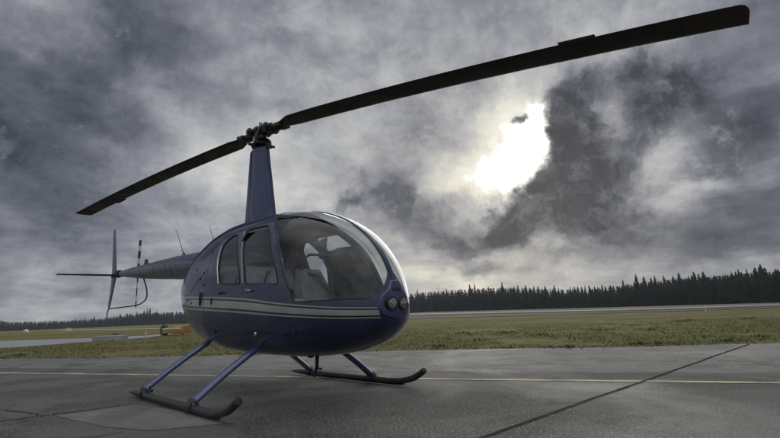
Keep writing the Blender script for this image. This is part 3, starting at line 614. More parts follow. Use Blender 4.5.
ee[:, 1] += w_
DIR = np.array([math.cos(math.radians(23.6)), math.sin(math.radians(23.6))]); NRM = np.array([-DIR[1], DIR[0]])
mAsph, q, b, tc = mat('weathered_asphalt', (.1, .1, .1), .8, spec=.42)
X, Y, Z = q.sep(tc)[:3]
n0, _ = q.noise(tc, .35, 5, .6, .5); n1, _ = q.noise(tc, 1.6, 6, .65); n2, _ = q.noise(tc, 55, 3, .7); n3, _ = q.noise(tc, 9, 5, .7)
vo = q.n('ShaderNodeTexVoronoi'); q.put(vo.inputs['Vector'], tc); vo.inputs['Scale'].default_value = 60
st_ = q.comb(q.m('MULTIPLY_ADD', X, DIR[0], q.m('MULTIPLY', Y, DIR[1])), q.m('MULTIPLY', q.m('MULTIPLY_ADD', X, NRM[0], q.m('MULTIPLY', Y, NRM[1])), 3.5), 0)
n5, _ = q.noise(st_, .5, 5, .6)
nn = q.m('MULTIPLY_ADD', X, NRM[0], q.m('MULTIPLY', Y, NRM[1]))          # distance across the lanes
nw = q.m('MULTIPLY_ADD', q.m('SUBTRACT', n1, .5), .12, nn)
far = q.rng(nw, 1.86, 1.90)                                              # newer, paler lane beyond the seam
c = q.mix(q.rng(n0, .35, .65), (.042, .043, .042), (.098, .100, .097)); c = q.mix(q.rng(n5, .42, .66, 0, .6), c, (.050, .052, .051))
c = q.mix(q.m('MULTIPLY', far, .78), c, (.195, .199, .196))
c = q.mix(q.rng(n1, .46, .60, 0, .75), c, (.030, .031, .030)); c = q.mix(q.rng(n3, .45, .66, 0, .62), c, (.022, .022, .022))
g1, _ = q.noise(tc, 24, 4, .8); g2, _ = q.noise(q.vm('ADD', tc, (5, 9, 2)), 42, 3, .8); c = q.mix(q.rng(g1, .47, .62, 0, .75), c, (.013, .013, .013)); c = q.mix(q.rng(g2, .50, .64, 0, .62), c, (.26, .26, .245))
pz, _ = q.noise(q.vm('ADD', tc, (2, 7, 0)), .55, 3, .5, .8); c = q.mix(q.rng(pz, .50, .56, 0, .62), c, (.115, .117, .114))
sp = q.rng(vo.outputs['Distance'], .05, .30, 1, 0); rc = q.sep(vo.outputs['Color'])[0]; c = q.mix(q.m('MULTIPLY', sp, q.rng(rc, .72, .98, 0, .8)), c, (.34, .34, .31))
c = q.mix(q.m('MULTIPLY', q.rng(n2, .45, .7), .30), c, (.022, .022, .022))
so1, _ = q.noise(q.vm('ADD', tc, (8, 3, 1)), 2.6, 3, .6, .5); c = q.mix(q.rng(so1, .66, .72, 0, .6), c, (.018, .017, .016))
seam = q.m('MULTIPLY', q.rng(q.m('ABSOLUTE', q.m('SUBTRACT', nw, 1.84)), .012, .03, 1, 0), .8); c = q.mix(seam, c, (.018, .018, .018))
q.put(b.inputs['Base Color'], c)
wet = q.m('MAXIMUM', q.rng(n0, .40, .60), q.m('MULTIPLY', far, .35)); q.put(b.inputs['Roughness'], q.m('SUBTRACT', q.rng(n2, .3, .7, .72, .90), q.m('MULTIPLY', wet, .26)))
q.put(b.inputs['Normal'], q.bump(q.m('ADD', q.m('MULTIPLY', vo.outputs['Distance'], .7), n2), .35, .006))
ap = [tuple((*p_, 0.0)) for p_ in ee]; n = len(ap); back = [(-NRM*70+p_) for p_ in ee]
apv = ap+[(x, y, 0.0) for x, y in back]; apf = [(n+i, n+i+1, i+1, i) for i in range(n-1)]
apv += [(x, y, -.05) for x, y, z in ap]; apf += [(i, i+1, 2*n+i+1, 2*n+i) for i in range(n-1)]
o = MB().add(apv, apf).build('apron', mAsph, smooth=False); tag(o, kind='structure')
def ribbon(name, pts, w, m_, z=.004, jit=0.0, ex=None):
    P = np.array(pts, float); d = np.gradient(P, axis=0); d /= np.linalg.norm(d, axis=1)[:, None]; nr = np.stack([-d[:, 1], d[:, 0]], -1)
    W1 = w/2*(1+jit*rng.standard_normal(len(P))); W2 = w/2*(1+jit*rng.standard_normal(len(P))); vs = [(*(p_-n_*a_), z) for p_, n_, a_ in zip(P, nr, W1)]+[(*(p_+n_*a_), z) for p_, n_, a_ in zip(P, nr, W2)]; k = len(P)
    o = MB().add(vs, [(i, i+1, k+i+1, k+i) for i in range(k-1)]).build(name, m_, smooth=False); tag(o, kind='structure'); return o
def dense(a, b_, n): return np.array(a)+(np.array(b_)-np.array(a))*np.linspace(0, 1, n)[:, None]
# the painted line
mLine, q, b, tc = mat('worn_yellow_line', (.45, .36, .18), .7)
a1, _ = q.noise(tc, 38, 5, .75); a2, _ = q.noise(tc, 2.2, 4, .6); wear = q.rng(q.m('MULTIPLY_ADD', a2, .6, a1), .62, .98)
q.put(b.inputs['Base Color'], q.mix(wear, (.58, .49, .33), (.15, .14, .11))); q.put(b.inputs['Normal'], q.bump(a1, .3, .004))
A0, A1 = np.array((-6.68, -1.69)), np.array((4.45, 3.18)); Am = np.array((.74, 1.50)); 
L = [A0+(A0-Am)/np.linalg.norm(A0-Am)*30]+[A0, (A0+Am)/2+np.array((.0, .03)), Am, A1, A1+(A1-Am)/np.linalg.norm(A1-Am)*40]
LL = np.concatenate([dense(L[i], L[i+1], 60)[:-1] for i in range(len(L)-1)]); ribbon('yellow_line', LL, .12, mLine, .004, .05)
# joints and cracks filled with tar, paler slab, oil stains
mTar = mat('tar_joint', (.009, .009, .009), .85, var=.2, spec=.15)[0]
def wob(P, a, f=1.0): P = P.copy(); t = np.arange(len(P)); P[:, 0] += a*np.interp(t, t[::4], rng.standard_normal(len(t[::4]))); P[:, 1] += a*np.interp(t, t[::4], rng.standard_normal(len(t[::4]))); return P
J0 = on_ground(490, 438)[:2]; J1 = on_ground(748, 345.4)[:2]; jd = (J1-J0)/np.linalg.norm(J1-J0); ribbon('pavement_joint', wob(dense(J0-jd*9, J1+jd*.1, 120), .005), .026, mTar, .008, .18)
def crack(pix, w): 
    P = np.array([on_ground(*p_)[:2] for p_ in pix]); t = np.linspace(0, len(P)-1, len(P)*14); Q = np.stack([np.interp(t, range(len(P)), P[:, k]) for k in (0, 1)], -1); ribbon('pavement_crack', wob(Q, .008), w, mTar, .006, .3)
crack([(-30, 425), (0, 423), (55, 416), (100, 410), (138, 404)], .022); crack([(0, 411), (25, 414), (40, 417)], .014); crack([(205, 397), (260, 393), (330, 389)], .012)
mSlab, q, b, tc = mat('paler_asphalt_patch', (.11, .11, .108), .85, spec=.25)
a1, _ = q.noise(tc, 60, 3, .7); a2, _ = q.noise(tc, 2.0, 5, .6); vo = q.n('ShaderNodeTexVoronoi'); q.put(vo.inputs['Vector'], tc); vo.inputs['Scale'].default_value = 85
c = q.mix(q.rng(a2, .35, .7), (.13, .132, .128), (.20, .203, .198)); c = q.mix(q.m('MULTIPLY', q.rng(a1, .45, .7), .35), c, (.03, .03, .03)); rc = q.sep(vo.outputs['Color'])[0]
c = q.mix(q.m('MULTIPLY', q.rng(vo.outputs['Distance'], .05, .3, 1, 0), q.rng(rc, .7, .98, 0, .8)), c, (.36, .36, .34)); q.put(b.inputs['Base Color'], c); q.put(b.inputs['Normal'], q.bump(a1, .3, .005))
def patch(pix, m_=None):
    P = np.array([on_ground(*p_)[:2] for p_ in pix]); c_ = P.mean(0); out = []
    for i in range(len(P)):
        for t in np.linspace(0, 1, 10, endpoint=False): v_ = P[i]*(1-t)+P[(i+1) % len(P)]*t; out.append(v_+rng.standard_normal(2)*.003)
    k = len(out); o = MB().add([(c_[0], c_[1], .003)]+[(x, y, .003) for x, y in out], [(0, 1+i, 1+(i+1) % k) for i in range(k)]).build('asphalt_patch', m_ or mSlab, smooth=False); tag(o, kind='structure')
patch([(54, 417.5), (138, 406), (200, 416), (235, 425), (150, 433), (105, 429)])

# ------------------------------------------------------------------ far runway, taxiway, field strips
mWet = mat('wet_taxiway_asphalt', (.20, .205, .21), .25, spec=.7, var=.08, vscale=.3)[0]
mRun = mat('runway_asphalt', (.11, .11, .11), .85, spec=.2, var=.1, vscale=.1)[0]
mPaintW = mat('white_runway_paint', (.46, .46, .44), .8, spec=.2, var=.1, vscale=.3)[0]
mBrown = mat('brown_verge', (.085, .072, .048), .9, var=.25, vscale=.15)[0]
def strip(name, near, farp, m_, dz, ns=60, lift=0.0):
    """sheet between two surveyed edges that follows the terrain"""
    def line(pix):
        p_ = np.array(pix, float); xs = np.linspace(p_[0, 0], p_[-1, 0], ns); ys = np.interp(xs, p_[:, 0], p_[:, 1]); return [on_ground(x, y)[:2] for x, y in zip(xs, ys)]
    A, B = line(near), line(farp); vs = []
    for t in np.linspace(0, 1, 6):
        for a_, b_ in zip(A, B): p_ = a_*(1-t)+b_*t; vs.append((p_[0], p_[1], float(ground(*p_))+dz))
    fs = [(j*ns+i, j*ns+i+1, (j+1)*ns+i+1, (j+1)*ns+i) for j in range(5) for i in range(ns-1)]
    o = MB().add(vs, fs).build(name, m_, smooth=True); tag(o, kind='structure'); return o
strip('taxiway', [(-120, 358), (0, 349), (50, 345.2), (93, 342.3), (120, 340.3), (145, 338), (165, 335.4), (172, 334.6)], [(-120, 346.5), (0, 341.2), (50, 339.6), (93, 338.2), (120, 336.9), (145, 335.9), (165, 334.2), (172, 333.9)], mWet, .02)
strip('runway', [(380, 316.7), (430, 315.2), (600, 311.8), (700, 309.2), (780, 306.6), (860, 303.4)], [(380, 313.4), (430, 312.5), (600, 308.6), (700, 305.6), (780, 302.8), (860, 299.7)], mRun, .10)
strip('runway_edge_line', [(380, 315.9), (430, 314.5), (600, 311.0), (700, 308.4), (780, 305.7), (860, 302.6)], [(380, 315.2), (430, 313.8), (600, 310.35), (700, 307.75), (780, 305.1), (860, 302.2)], mPaintW, .16)
strip('verge', [(380, 320.5), (430, 318.7), (600, 313.5), (700, 310.6), (780, 308.0), (860, 304.6)], [(380, 316.8), (430, 315.3), (600, 311.9), (700, 309.3), (780, 306.7), (860, 303.5)], mBrown, .05)
strip('field_path', [(60, 330.6), (110, 330.0), (160, 329.4), (185, 329.2)], [(60, 329.9), (110, 329.3), (160, 328.6), (185, 328.4)], mat('pale_gravel', (.30, .30, .27), .8)[0], .06)

# grass tufts, thick along the apron edge and thinning outwards
mBladeG, q, b, tc = mat('grass_blades', (.08, .085, .03), .8, spec=.2)
n1, _ = q.noise(tc, .6, 4, .6); n2, _ = q.noise(tc, 9, 2, .6); n3_, _ = q.noise(tc, 2.1, 5, .7); q.put(b.inputs['Base Color'], q.mix(q.rng(n2, .46, .62, 0, .8), q.mix(q.rng(n3_, .42, .58), q.mix(q.rng(n1, .38, .62), (.125, .155, .045), (.33, .28, .13)), (.045, .058, .020)), (.46, .42, .24)))
vs = []; fs = []
seg = np.array([p_ for p_ in ee if -22 < p_[0] < 20]); 
def tuft(x, y, h, k):
    for _ in range(k):
        a = random.uniform(0, 2*PI); r = random.uniform(0, .05); X_, Y_ = x+r*math.cos(a), y+r*math.sin(a); b0 = random.uniform(0, 2*PI); w = random.uniform(.004, .010); hh = h*random.uniform(.5, 1.2); l = random.uniform(.2, .9)*hh
        i = len(vs); vs.extend([(X_-w*math.sin(b0), Y_+w*math.cos(b0), -.01), (X_+w*math.sin(b0), Y_-w*math.cos(b0), -.01), (X_+l*math.cos(b0), Y_+l*math.sin(b0), hh)]); fs.append((i, i+1, i+2))
for p_ in seg:
    for _ in range(8):
        d = random.uniform(-.05, .12) if random.random() < .8 else random.uniform(-.16, 0); t = random.uniform(-.06, .06); tuft(p_[0]+NRM[0]*d+DIR[0]*t, p_[1]+NRM[1]*d+DIR[1]*t, random.uniform(.02, .055), 5)
for _ in range(26000):
    p_ = seg[random.randrange(len(seg))]; d = .1+abs(random.gauss(0, 1))*7; x, y = p_+NRM*d+DIR*random.uniform(-.1, .1)
    if math.sin(x*.9+1.3*math.sin(y*.7))+math.sin(y*1.3+x*.4) < -.9: continue
    tuft(x, y, random.uniform(.015, .06)*(1+d*.04)*(1.6 if random.random() < .08 else 1), 4)
nt_ = mBladeG.node_tree; bq = nt_.nodes['Principled BSDF']; qq = NB(nt_); tl = qq.n('ShaderNodeBsdfTranslucent'); qq.put(tl.inputs[0], bq.inputs['Base Color'].links[0].from_socket); mm = qq.n('ShaderNodeMixShader'); mm.inputs[0].default_value = .45; qq.L.new(bq.outputs[0], mm.inputs[1]); qq.L.new(tl.outputs[0], mm.inputs[2]); qq.L.new(mm.outputs[0], nt_.nodes['Material Output'].inputs[0])
gt = MB().add(vs, fs).build('grass', mBladeG, smooth=False); tag(gt, 'olive green rough grass growing beyond the apron edge', 'grass', kind='stuff')
# leafy dark weeds scattered in the grass
mWeed = mat('dark_weed_leaves', (.040, .044, .020), .8, var=.3, vscale=6)[0]
vs = []; fs = []
for pix in [(505, 334), (512, 333), (540, 336), (462, 334), (470, 335), (570, 349), (600, 331), (632, 326.5), (690, 321), (745, 319.5), (752, 319), (680, 322), (650, 331), (20, 356), (400, 322), (440, 348), (660, 345), (730, 343), (640, 346), (760, 338), (480, 341)]:
    P = on_ground(*pix)
    for _ in range(70):
        r = abs(random.gauss(0, .22)); a = random.uniform(0, 2*PI); x, y = P[0]+r*1.5*math.cos(a), P[1]+r*math.sin(a); h = random.uniform(.02, .10)*math.exp(-r*2); w = .03; i = len(vs); b0 = random.uniform(0, 6.28)
        vs.extend([(x, y, 0), (x+w*math.cos(b0), y+w*math.sin(b0), h*.6), (x+w*.6*math.cos(b0+1), y+w*.6*math.sin(b0+1), h)]); fs.append((i, i+1, i+2))
wd = MB().add(vs, fs).build('weeds', mWeed, smooth=False); tag(wd, 'dark clumps of low weeds scattered through the grass', 'weeds', kind='stuff')

# ------------------------------------------------------------------ trees
mLeafs = []
for i, c_ in enumerate([(.011, .021, .013), (.024, .040, .020), (.016, .029, .021)]):
    mLeafs.append(mat('conifer_needles', c_, .85, var=.4, vscale=.35, spec=.15)[0])
for m_ in mLeafs:
    bq = m_.node_tree.nodes['Principled BSDF']; qq = NB(m_.node_tree); oi = qq.n('ShaderNodeObjectInfo'); src = bq.inputs['Base Color'].links[0].from_socket; rr_ = qq.ramp(oi.outputs['Random'], [(0, (.55, .60, .70)), (.45, (.95, .95, .95)), (.8, (1.35, 1.45, 1.1)), (1, (2.0, 2.0, 1.4))]); qq.put(bq.inputs['Base Color'], qq.mix(1.0, src, rr_, 'MULTIPLY'))
mBark = mat('bark', (.05, .042, .035), .9, var=.2)[0]
mBareLeaf = mat('bare_brown_twigs', (.05, .046, .042), .9, var=.35, vscale=.3, spec=.1)[0]
def conifer_mesh(seed, H=22.0, R=3.2, dens=1.0, lo=.10):
    rd = random.Random(seed); mb = MB(); n = int(38*dens)
    for i in range(n):
        t = (i+rd.random()*.6)/n; z = H*(lo+(1-lo)*t); rr = R*((1-t)**.8)*(1+.25*rd.uniform(-1, 1))+.25; k = int(7+5*(1-t))
        for j in range(k):
            if rd.random() < .13: continue
            a = 2*PI*j/k+rd.uniform(-.4, .4); r = rr*rd.uniform(.55, 1.18); dz = -r*rd.uniform(.05, .45)+r*.12; w = (.42+.42*r)*rd.uniform(.6, 1.15)
            ca, sa = math.cos(a), math.sin(a); up = rd.uniform(.25, .9)
            mb.add([(0, 0, z+.25), (r*.55*ca-w*.5*sa, r*.55*sa+w*.5*ca, z+dz*.4-.15), (r*ca, r*sa, z+dz), (r*.55*ca+w*.5*sa, r*.55*sa-w*.5*ca, z+dz*.4-.15), (r*.45*ca, r*.45*sa, z+dz*.3+up*.8)], [(0, 1, 4), (1, 2, 4), (2, 3, 4), (3, 0, 4), (0, 1, 2, 3)])
    mb.add([(0.12, 0, H-1.2), (-.06, .1, H-1.2), (-.06, -.1, H-1.2), (0, 0, H+.9)], [(0, 1, 3), (1, 2, 3), (2, 0, 3)])
    return mb
def trunk_mesh(H): return MB().tube([(0, 0, -.5), (0, 0, H*.5), (0, 0, H*.97)], [.32, .2, .04], 8)
def broad_mesh(seed, H=12.0, R=4.5):
    rd = random.Random(seed); mb = MB(); cl = [(rd.gauss(0, R*.30), rd.gauss(0, R*.30), H*rd.uniform(.12, .90)) for _ in range(22)]
    for c_ in cl:
        s = R*rd.uniform(.22, .42)
        for _ in range(46):
            v = Vector((rd.gauss(0, 1), rd.gauss(0, 1), rd.gauss(0, .8))).normalized()*s*rd.uniform(.6, 1.1)+Vector(c_); a = Vector((rd.uniform(-1, 1), rd.uniform(-1, 1), rd.uniform(-1, 1)))*.42; b0 = Vector((rd.uniform(-1, 1), rd.uniform(-1, 1), rd.uniform(-1, 1)))*.42
            mb.add([v, v+a, v+b0], [(0, 1, 2)])
    return mb
def make_tree(name, crown, H, mL):
    e = empty(name); crown.build('crown', mL, e, smooth=False); trunk_mesh(H).build('trunk', mBark, e); return e
protos = [make_tree('conifer_tree', conifer_mesh(10+i, 22, R, dn, lo), 22, mLeafs[i % 3]) for i, (R, dn, lo) in enumerate(((3.0, 1, .1), (2.4, 1.15, .06), (3.6, .9, .15), (2.1, 1.0, .2), (3.1, 1.2, .08), (2.7, .85, .25)))]
bprotos = [make_tree('broadleaf_tree', broad_mesh(40+i), 11, mBareLeaf) for i in range(3)]
used = set()
def copy_tree(pr):
    if pr.name not in used: used.add(pr.name); return pr
    c_ = pr.copy(); COL.objects.link(c_)
    for ch in pr.children: d = ch.copy(); COL.objects.link(d); d.parent = c_
    return c_
DIST = lambda px: float(np.interp(px, [-160, 0, 100, 200, 300, 430, 600, 780, 930], [1000, 950, 880, 800, 640, 560, 420, 310, 255]))
TOPS = lambda px: float(np.interp(px, [-160, 0, 60, 100, 130, 150, 200, 300, 430, 470, 500, 560, 600, 640, 700, 780, 930], [319, 321.5, 320.5, 318, 314, 312, 311, 303, 290.5, 287.5, 286, 288, 287.5, 281.5, 275.5, 269.5, 258]))
def tree_height(px, d, top):
    """height that reaches the surveyed treetop line"""
    P = at(px, d); e = ray(px, top); h = math.hypot(e[0], e[1]); return CAM[2]+e[2]/h*d-P[2]
special = {472: (4.5, 'tall pointed conifer standing proud near the middle of the tree line'), 505: (5.5, 'tallest conifer in the tree line just right of the helicopter nose'), 642: (8.5, 'dark tall conifer rising above its neighbours in the right tree line'), 661: (5, 'narrow tall conifer right of the dark tall one in the tree line'), 711: (4.5, 'slim conifer sticking up from the right part of the tree line'), 771: (8, 'tallest conifer near the right edge of the photograph'), 765: (5, 'second tall conifer beside the tallest at the right edge')}
def put_tree(px, lift, label, br=False, dd=0.0, front=True):
    d = DIST(px)+dd; H = tree_height(px, d, TOPS(px)-lift); P = at(px, d); pr = random.choice(bprotos if br else protos); o = copy_tree(pr)
    o.location = (P[0], P[1], P[2]); H0 = 12.0 if br else 22.8; s = H/H0; w = (random.uniform(.75, 1.75) if not br else random.uniform(1.2, 1.7))
    ww = s*w*(max(1.0, d/520)**.3); o.scale = (ww, ww, s); o.rotation_euler = (0, 0, random.uniform(0, 6.28))
    tag(o, label, 'tree', 'broadleaf trees along the far field' if br else 'conifers along the far tree line')
for px, (l, lab) in special.items(): put_tree(px, l, lab)
px = -70.0; nt = 0
while px < 830:
    if 190 < px < 385: px += 9; 
    d = DIST(px); br = px < 75 and random.random() < .75
    put_tree(px, random.gauss(0, 2.6)*(1 if px > 300 else .6)+(1.4 if px > 300 else .3)*math.sin(px*.11)+(2.4 if random.random() < .14 else 0)-(1.0 if br else 0), 'bare brown broadleaf tree in the far tree line at the left' if br else ('bluish conifer in the distant tree line left of the helicopter' if px < 300 else 'dark green conifer in the tree line right of the helicopter'), br, random.uniform(-12, 12)); nt += 1
    px += random.uniform(2.0, 4.4)
# the mass of the wood behind and below the individual trees
vs = []; fs = []; fmi = []; acc = MB(); base = [conifer_mesh(70+i, 22, 3.8, .62, .02) for i in range(4)]
def stamp(mb, P, s, w, a):
    ca, sa = math.cos(a), math.sin(a); V = np.array(mb.v)*np.array([s*w, s*w, s]); V = np.stack([V[:, 0]*ca-V[:, 1]*sa, V[:, 0]*sa+V[:, 1]*ca, V[:, 2]], -1)+P; acc.add(V.tolist(), mb.f)
px = -150.0
while px < 930:
    d0 = DIST(px)
    for row, (dd, drop) in enumerate(((-8, 7), (4, 3.5), (18, 2.0), (34, 1.0), (55, .8))):
        d = d0+dd+random.uniform(-5, 5); sc = 1.0 if px > 300 else .35
        H = tree_height(px, d, TOPS(px)+drop*sc*random.uniform(.5, 1.4)*(d0 < 700 and 1 or .9)); stamp(random.choice(base), at(px+random.uniform(-2, 2), d), max(H, 2.5)/22.8, random.uniform(1.2, 1.8)*(1.25 if px < 300 else 1), random.uniform(0, 6.28))
    px += 3.0 if px > 300 else 2.6
fo_ = acc.build('forest', mat('dark_forest_needles', (.015, .024, .017), .9, var=.6, vscale=.06, spec=.1)[0], smooth=False); tag(fo_, 'dense dark conifer wood closing off the airfield', 'forest', kind='stuff')

# ------------------------------------------------------------------ small things on the field
P = on_ground(93, 341.3); Q = on_ground(120, 340.4); dv = (Q-P); L = np.linalg.norm(dv[:2]); an = math.atan2(dv[1], dv[0])
e = tag(empty('concrete_block', ((P[0]+Q[0])/2, (P[1]+Q[1])/2, 0)), 'long low pale concrete slab at the end of the wet taxiway on the left', 'concrete block'); e.rotation_euler = (0, 0, an)
MB().box((0, .3, .12), (L, .8, .30)).build('slab', mConcrete, e, bevel=.03); MB().box((0, .3, -.03), (L+.15, .95, .06)).build('footing', mConcrete, e, bevel=.02)
P = on_ground(115.5, 338.6); e = tag(empty('rubber_cone_base', (P[0], P[1], 0)), 'small black domed marker behind the long pale concrete slab', 'ground marker')
MB().lathe((0, 0, 0), [(0, .42), (.05, .40), (.18, .33), (.32, .15), (.36, .0)], 16).build('dome', mBlack, e); MB().box((0, 0, .03), (1.0, 1.0, .06)).build('base', mBlack, e, bevel=.02)
P = on_ground(145.5, 337.4); e = tag(empty('runway_marker_board', (P[0], P[1], 0)), 'small faded orange and white marker board left of the black wheel', 'marker board'); e.rotation_euler = (0, 0, 2.6)
MB().box((0, 0, .22), (.34, .06, .30)).build('board', mat('faded_orange_board', (.45, .36, .24), .6, var=.3, vscale=3)[0], e, bevel=.01)
for s in (-1, 1): MB().tube([(s*.12, 0, -.02), (s*.12, 0, .12)], .02, 6).build('leg', mWhite, e)
# orange tipped-up implement with its big wheel
P = on_ground(165, 335.3); Q = on_ground(192, 334.9); dv = Q-P; an = math.atan2(dv[1], dv[0])
e = tag(empty('orange_field_trailer', (P[0], P[1], 0)), 'low orange field trailer with a big black wheel partly hidden behind the helicopter', 'trailer'); e.rotation_euler = (0, 0, an)
wh = MB(); wh.lathe((0, -.22, .36), [(0, .25), (.0, .37), (.05, .40), (.28, .40), (.33, .37), (.33, .25)], 28, (0, 1, 0)); w_o = wh.build('wheel', mBlack, e)
MB().lathe((0, -.24, .36), [(0, .22), (.06, .20), (.07, .09), (.02, .08), (.02, 0)], 20, (0, 1, 0)).build('rim', mSteel, w_o)
MB().box((0, .0, .36), (.10, .5, .10)).build('axle', mDark, e)
bd = MB(); rr = []
for x in np.linspace(.35, 2.9, 14):
    h = .36+.03*math.sin(x*5)+.10*min(1, (x-.35)*3); rr.append([(x, -.35, .12), (x, -.42, .12+h*.5), (x, -.36, .10+h), (x, .1, .16+h), (x, .4, .10+h), (x, .42, .12)])
bd.loft(rr); bd.build('deck', mOrange, e, auto=60)
MB().tube([(.3, -.36, .46), (1.5, -.37, .47), (2.9, -.36, .46)], .035, 8).build('rail', mWhite, e); MB().tube([(2.8, -.3, .0), (2.8, -.3, .2)], .05, 8).build('jack_leg', mDark, e)
P = on_ground(26, 332.4); sc_ = np.linalg.norm(P[:2]-CAM[:2])/100
e = tag(empty('white_shed', (P[0], P[1], P[2])), 'tiny white domed hut before the brown trees at the far left', 'hut'); r = 1.5/464*100*sc_
sh_ = MB(); sh_.lathe((0, 0, 0), [(0, r*1.1), (r*.7, r*1.1), (r*1.2, r*.8), (r*1.5, r*.35), (r*1.6, 0)], 16); sh_.build('shell', mWhite, e); MB().box((r*.9, -r*.5, r*.4), (r*.5, r*.3, r*.8)).build('door', mDark, e)
P = on_ground(68.5, 330.7); sc_ = np.linalg.norm(P[:2]-CAM[:2])/100; r = 1.6/464*100*sc_
e = tag(empty('field_hut', (P[0], P[1], P[2])), 'tiny orange and white hut on the far field left of the concrete slab', 'hut'); e.rotation_euler = (0, 0, .8)
MB().box((0, 0, r*.5), (r*2.2, r*1.3, r)).build('wall', mWhite, e); MB().add([(-r*1.2, -r*.8, r), (r*1.2, -r*.8, r), (r*1.2, r*.8, r), (-r*1.2, r*.8, r), (-r*1.2, 0, r*1.4), (r*1.2, 0, r*1.4)], [(0, 1, 5, 4), (2, 3, 4, 5), (0, 4, 3), (1, 2, 5), (0, 3, 2, 1)]).build('roof', mOrange, e, smooth=False)
# runway edge lights
first = None
for (px, py, lab) in ((706, 311.6, 'white runway edge light post standing in the verge, nearest one to the right edge'), (678.5, 304.5, 'small white runway light at the foot of the right tree line'), (503.5, 314.0, 'small white runway light on the edge line beyond the grass'), (467, 315.2, 'tiny white runway light nearest the helicopter nose')):
    P = on_ground(px, py); s = max(1, np.linalg.norm(P[:2]-CAM[:2])/140)
    if first is None:
        e = empty('runway_light'); MB().tube([(0, 0, 0), (0, 0, .35)], .05, 8).build('post', mWhite, e); MB().lathe((0, 0, .35), [(0, .09), (.12, .10), (.18, .05), (.2, 0)], 12).build('lamp', mLampGlass, e); first = e
    else:
        e = first.copy(); COL.objects.link(e)
        for ch in first.children: d_ = ch.copy(); COL.objects.link(d_); d_.parent = e
    e.location = (P[0], P[1], P[2]); e.scale = (min(s, 2.5),)*3; tag(e, lab, 'runway light', 'runway edge lights')

# ------------------------------------------------------------------ haze
mH = bpy.data.materials.new('haze_air'); mH.use_nodes = True; nt = mH.node_tree; nt.nodes.clear(); o = nt.nodes.new('ShaderNodeOutputMaterial'); v = nt.nodes.new('ShaderNodeVolumePrincipled')
v.inputs['Color'].default_value = (.82, .88, 1, 1); v.inputs['Density'].default_value = .00017; v.inputs['Anisotropy'].default_value = .2; nt.links.new(v.outputs[0], o.inputs['Volume'])
hz = MB().box((5, -3, 30), (2900, 2900, 64)).build('haze', mH, smooth=False); tag(hz, kind='stuff'); hz['label'] = 'thin pale haze over the airfield'

# ------------------------------------------------------------------ sky
W = bpy.data.worlds.new('World'); scene.world = W; W.use_nodes = True; nt = W.node_tree; nt.nodes.clear(); q = NB(nt)
out = q.n('ShaderNodeOutputWorld'); bg = q.n('ShaderNodeBackground'); bg.inputs['Strength'].default_value = .1
sky = q.n('ShaderNodeTexSky', sky_type='NISHITA'); sky.sun_disc = False; sky.sun_elevation = SUN_EL; sky.sun_rotation = PI/2-SUN_AZ
D = q.n('ShaderNodeTexCoord').outputs['Generated']; dx, dy, dz = q.sep(D)[:3]
AZ0 = math.radians(135)
c0, s0 = math.cos(AZ0), math.sin(AZ0)
fx = q.m('ADD', q.m('MULTIPLY', dx, c0), q.m('MULTIPLY', dy, s0)); fy = q.m('SUBTRACT', q.m('MULTIPLY', dx, s0), q.m('MULTIPLY', dy, c0))
az = q.m('ARCTAN2', fy, fx); el = q.m('ARCSINE', dz)        # azimuth to the right of AZ0, elevation
# layered cloud deck: flat plane coordinates overhead, blended with plain sky angles
den = q.m('ADD', q.m('MAXIMUM', dz, 0), .22); plane = q.comb(q.m('DIVIDE', fy, den), q.m('DIVIDE', fx, den), q.m('MULTIPLY', dz, 1.0))
w1, wc = q.noise(plane, 1.3, 4, .55)
wv = q.vm('SCALE', q.vm('SUBTRACT', wc, (.5, .5, .5)), .55); pl2 = q.vm('ADD', plane, wv)
nA, _ = q.noise(pl2, 1.5, 8, .56, .0); nB, _ = q.noise(pl2, 4.2, 8, .62, .2); ang = q.comb(az, el, .3)
wa, wac = q.noise(ang, 5.0, 6, .62); wb, wbc = q.noise(ang, 17.0, 5, .65)
wsc = q.vm('ADD', q.vm('SCALE', q.vm('SUBTRACT', wac, (.5, .5, .5)), .20), q.vm('SCALE', q.vm('SUBTRACT', wbc, (.5, .5, .5)), .055))
aw, ew, _z = q.sep(q.vm('ADD', ang, wsc))[:3]
def blob(px, py, rx, ry, rot, amp, sharp=2.0):
    a_, e_ = azel(px, py); a_ = AZ0-a_; k = 1/464*math.cos(math.atan(abs(px-390)/464)); kx = rx*k/math.cos(e_)*1.0; ky = ry*k
    ca, sa = math.cos(math.radians(rot)), math.sin(math.radians(rot)); X_ = q.m('SUBTRACT', aw, a_); Y_ = q.m('SUBTRACT', ew, e_)
    U_ = q.m('MULTIPLY', q.m('ADD', q.m('MULTIPLY', X_, ca), q.m('MULTIPLY', Y_, sa)), 1/kx); V_ = q.m('MULTIPLY', q.m('SUBTRACT', q.m('MULTIPLY', Y_, ca), q.m('MULTIPLY', X_, sa)), 1/ky)
    r2 = q.m('ADD', q.m('MULTIPLY', U_, U_), q.m('MULTIPLY', V_, V_))
    if sharp != 2.0: r2 = q.m('POWER', r2, sharp/2)
    return q.m('MULTIPLY', q.m('EXPONENT', q.m('MULTIPLY', r2, -1)), amp)
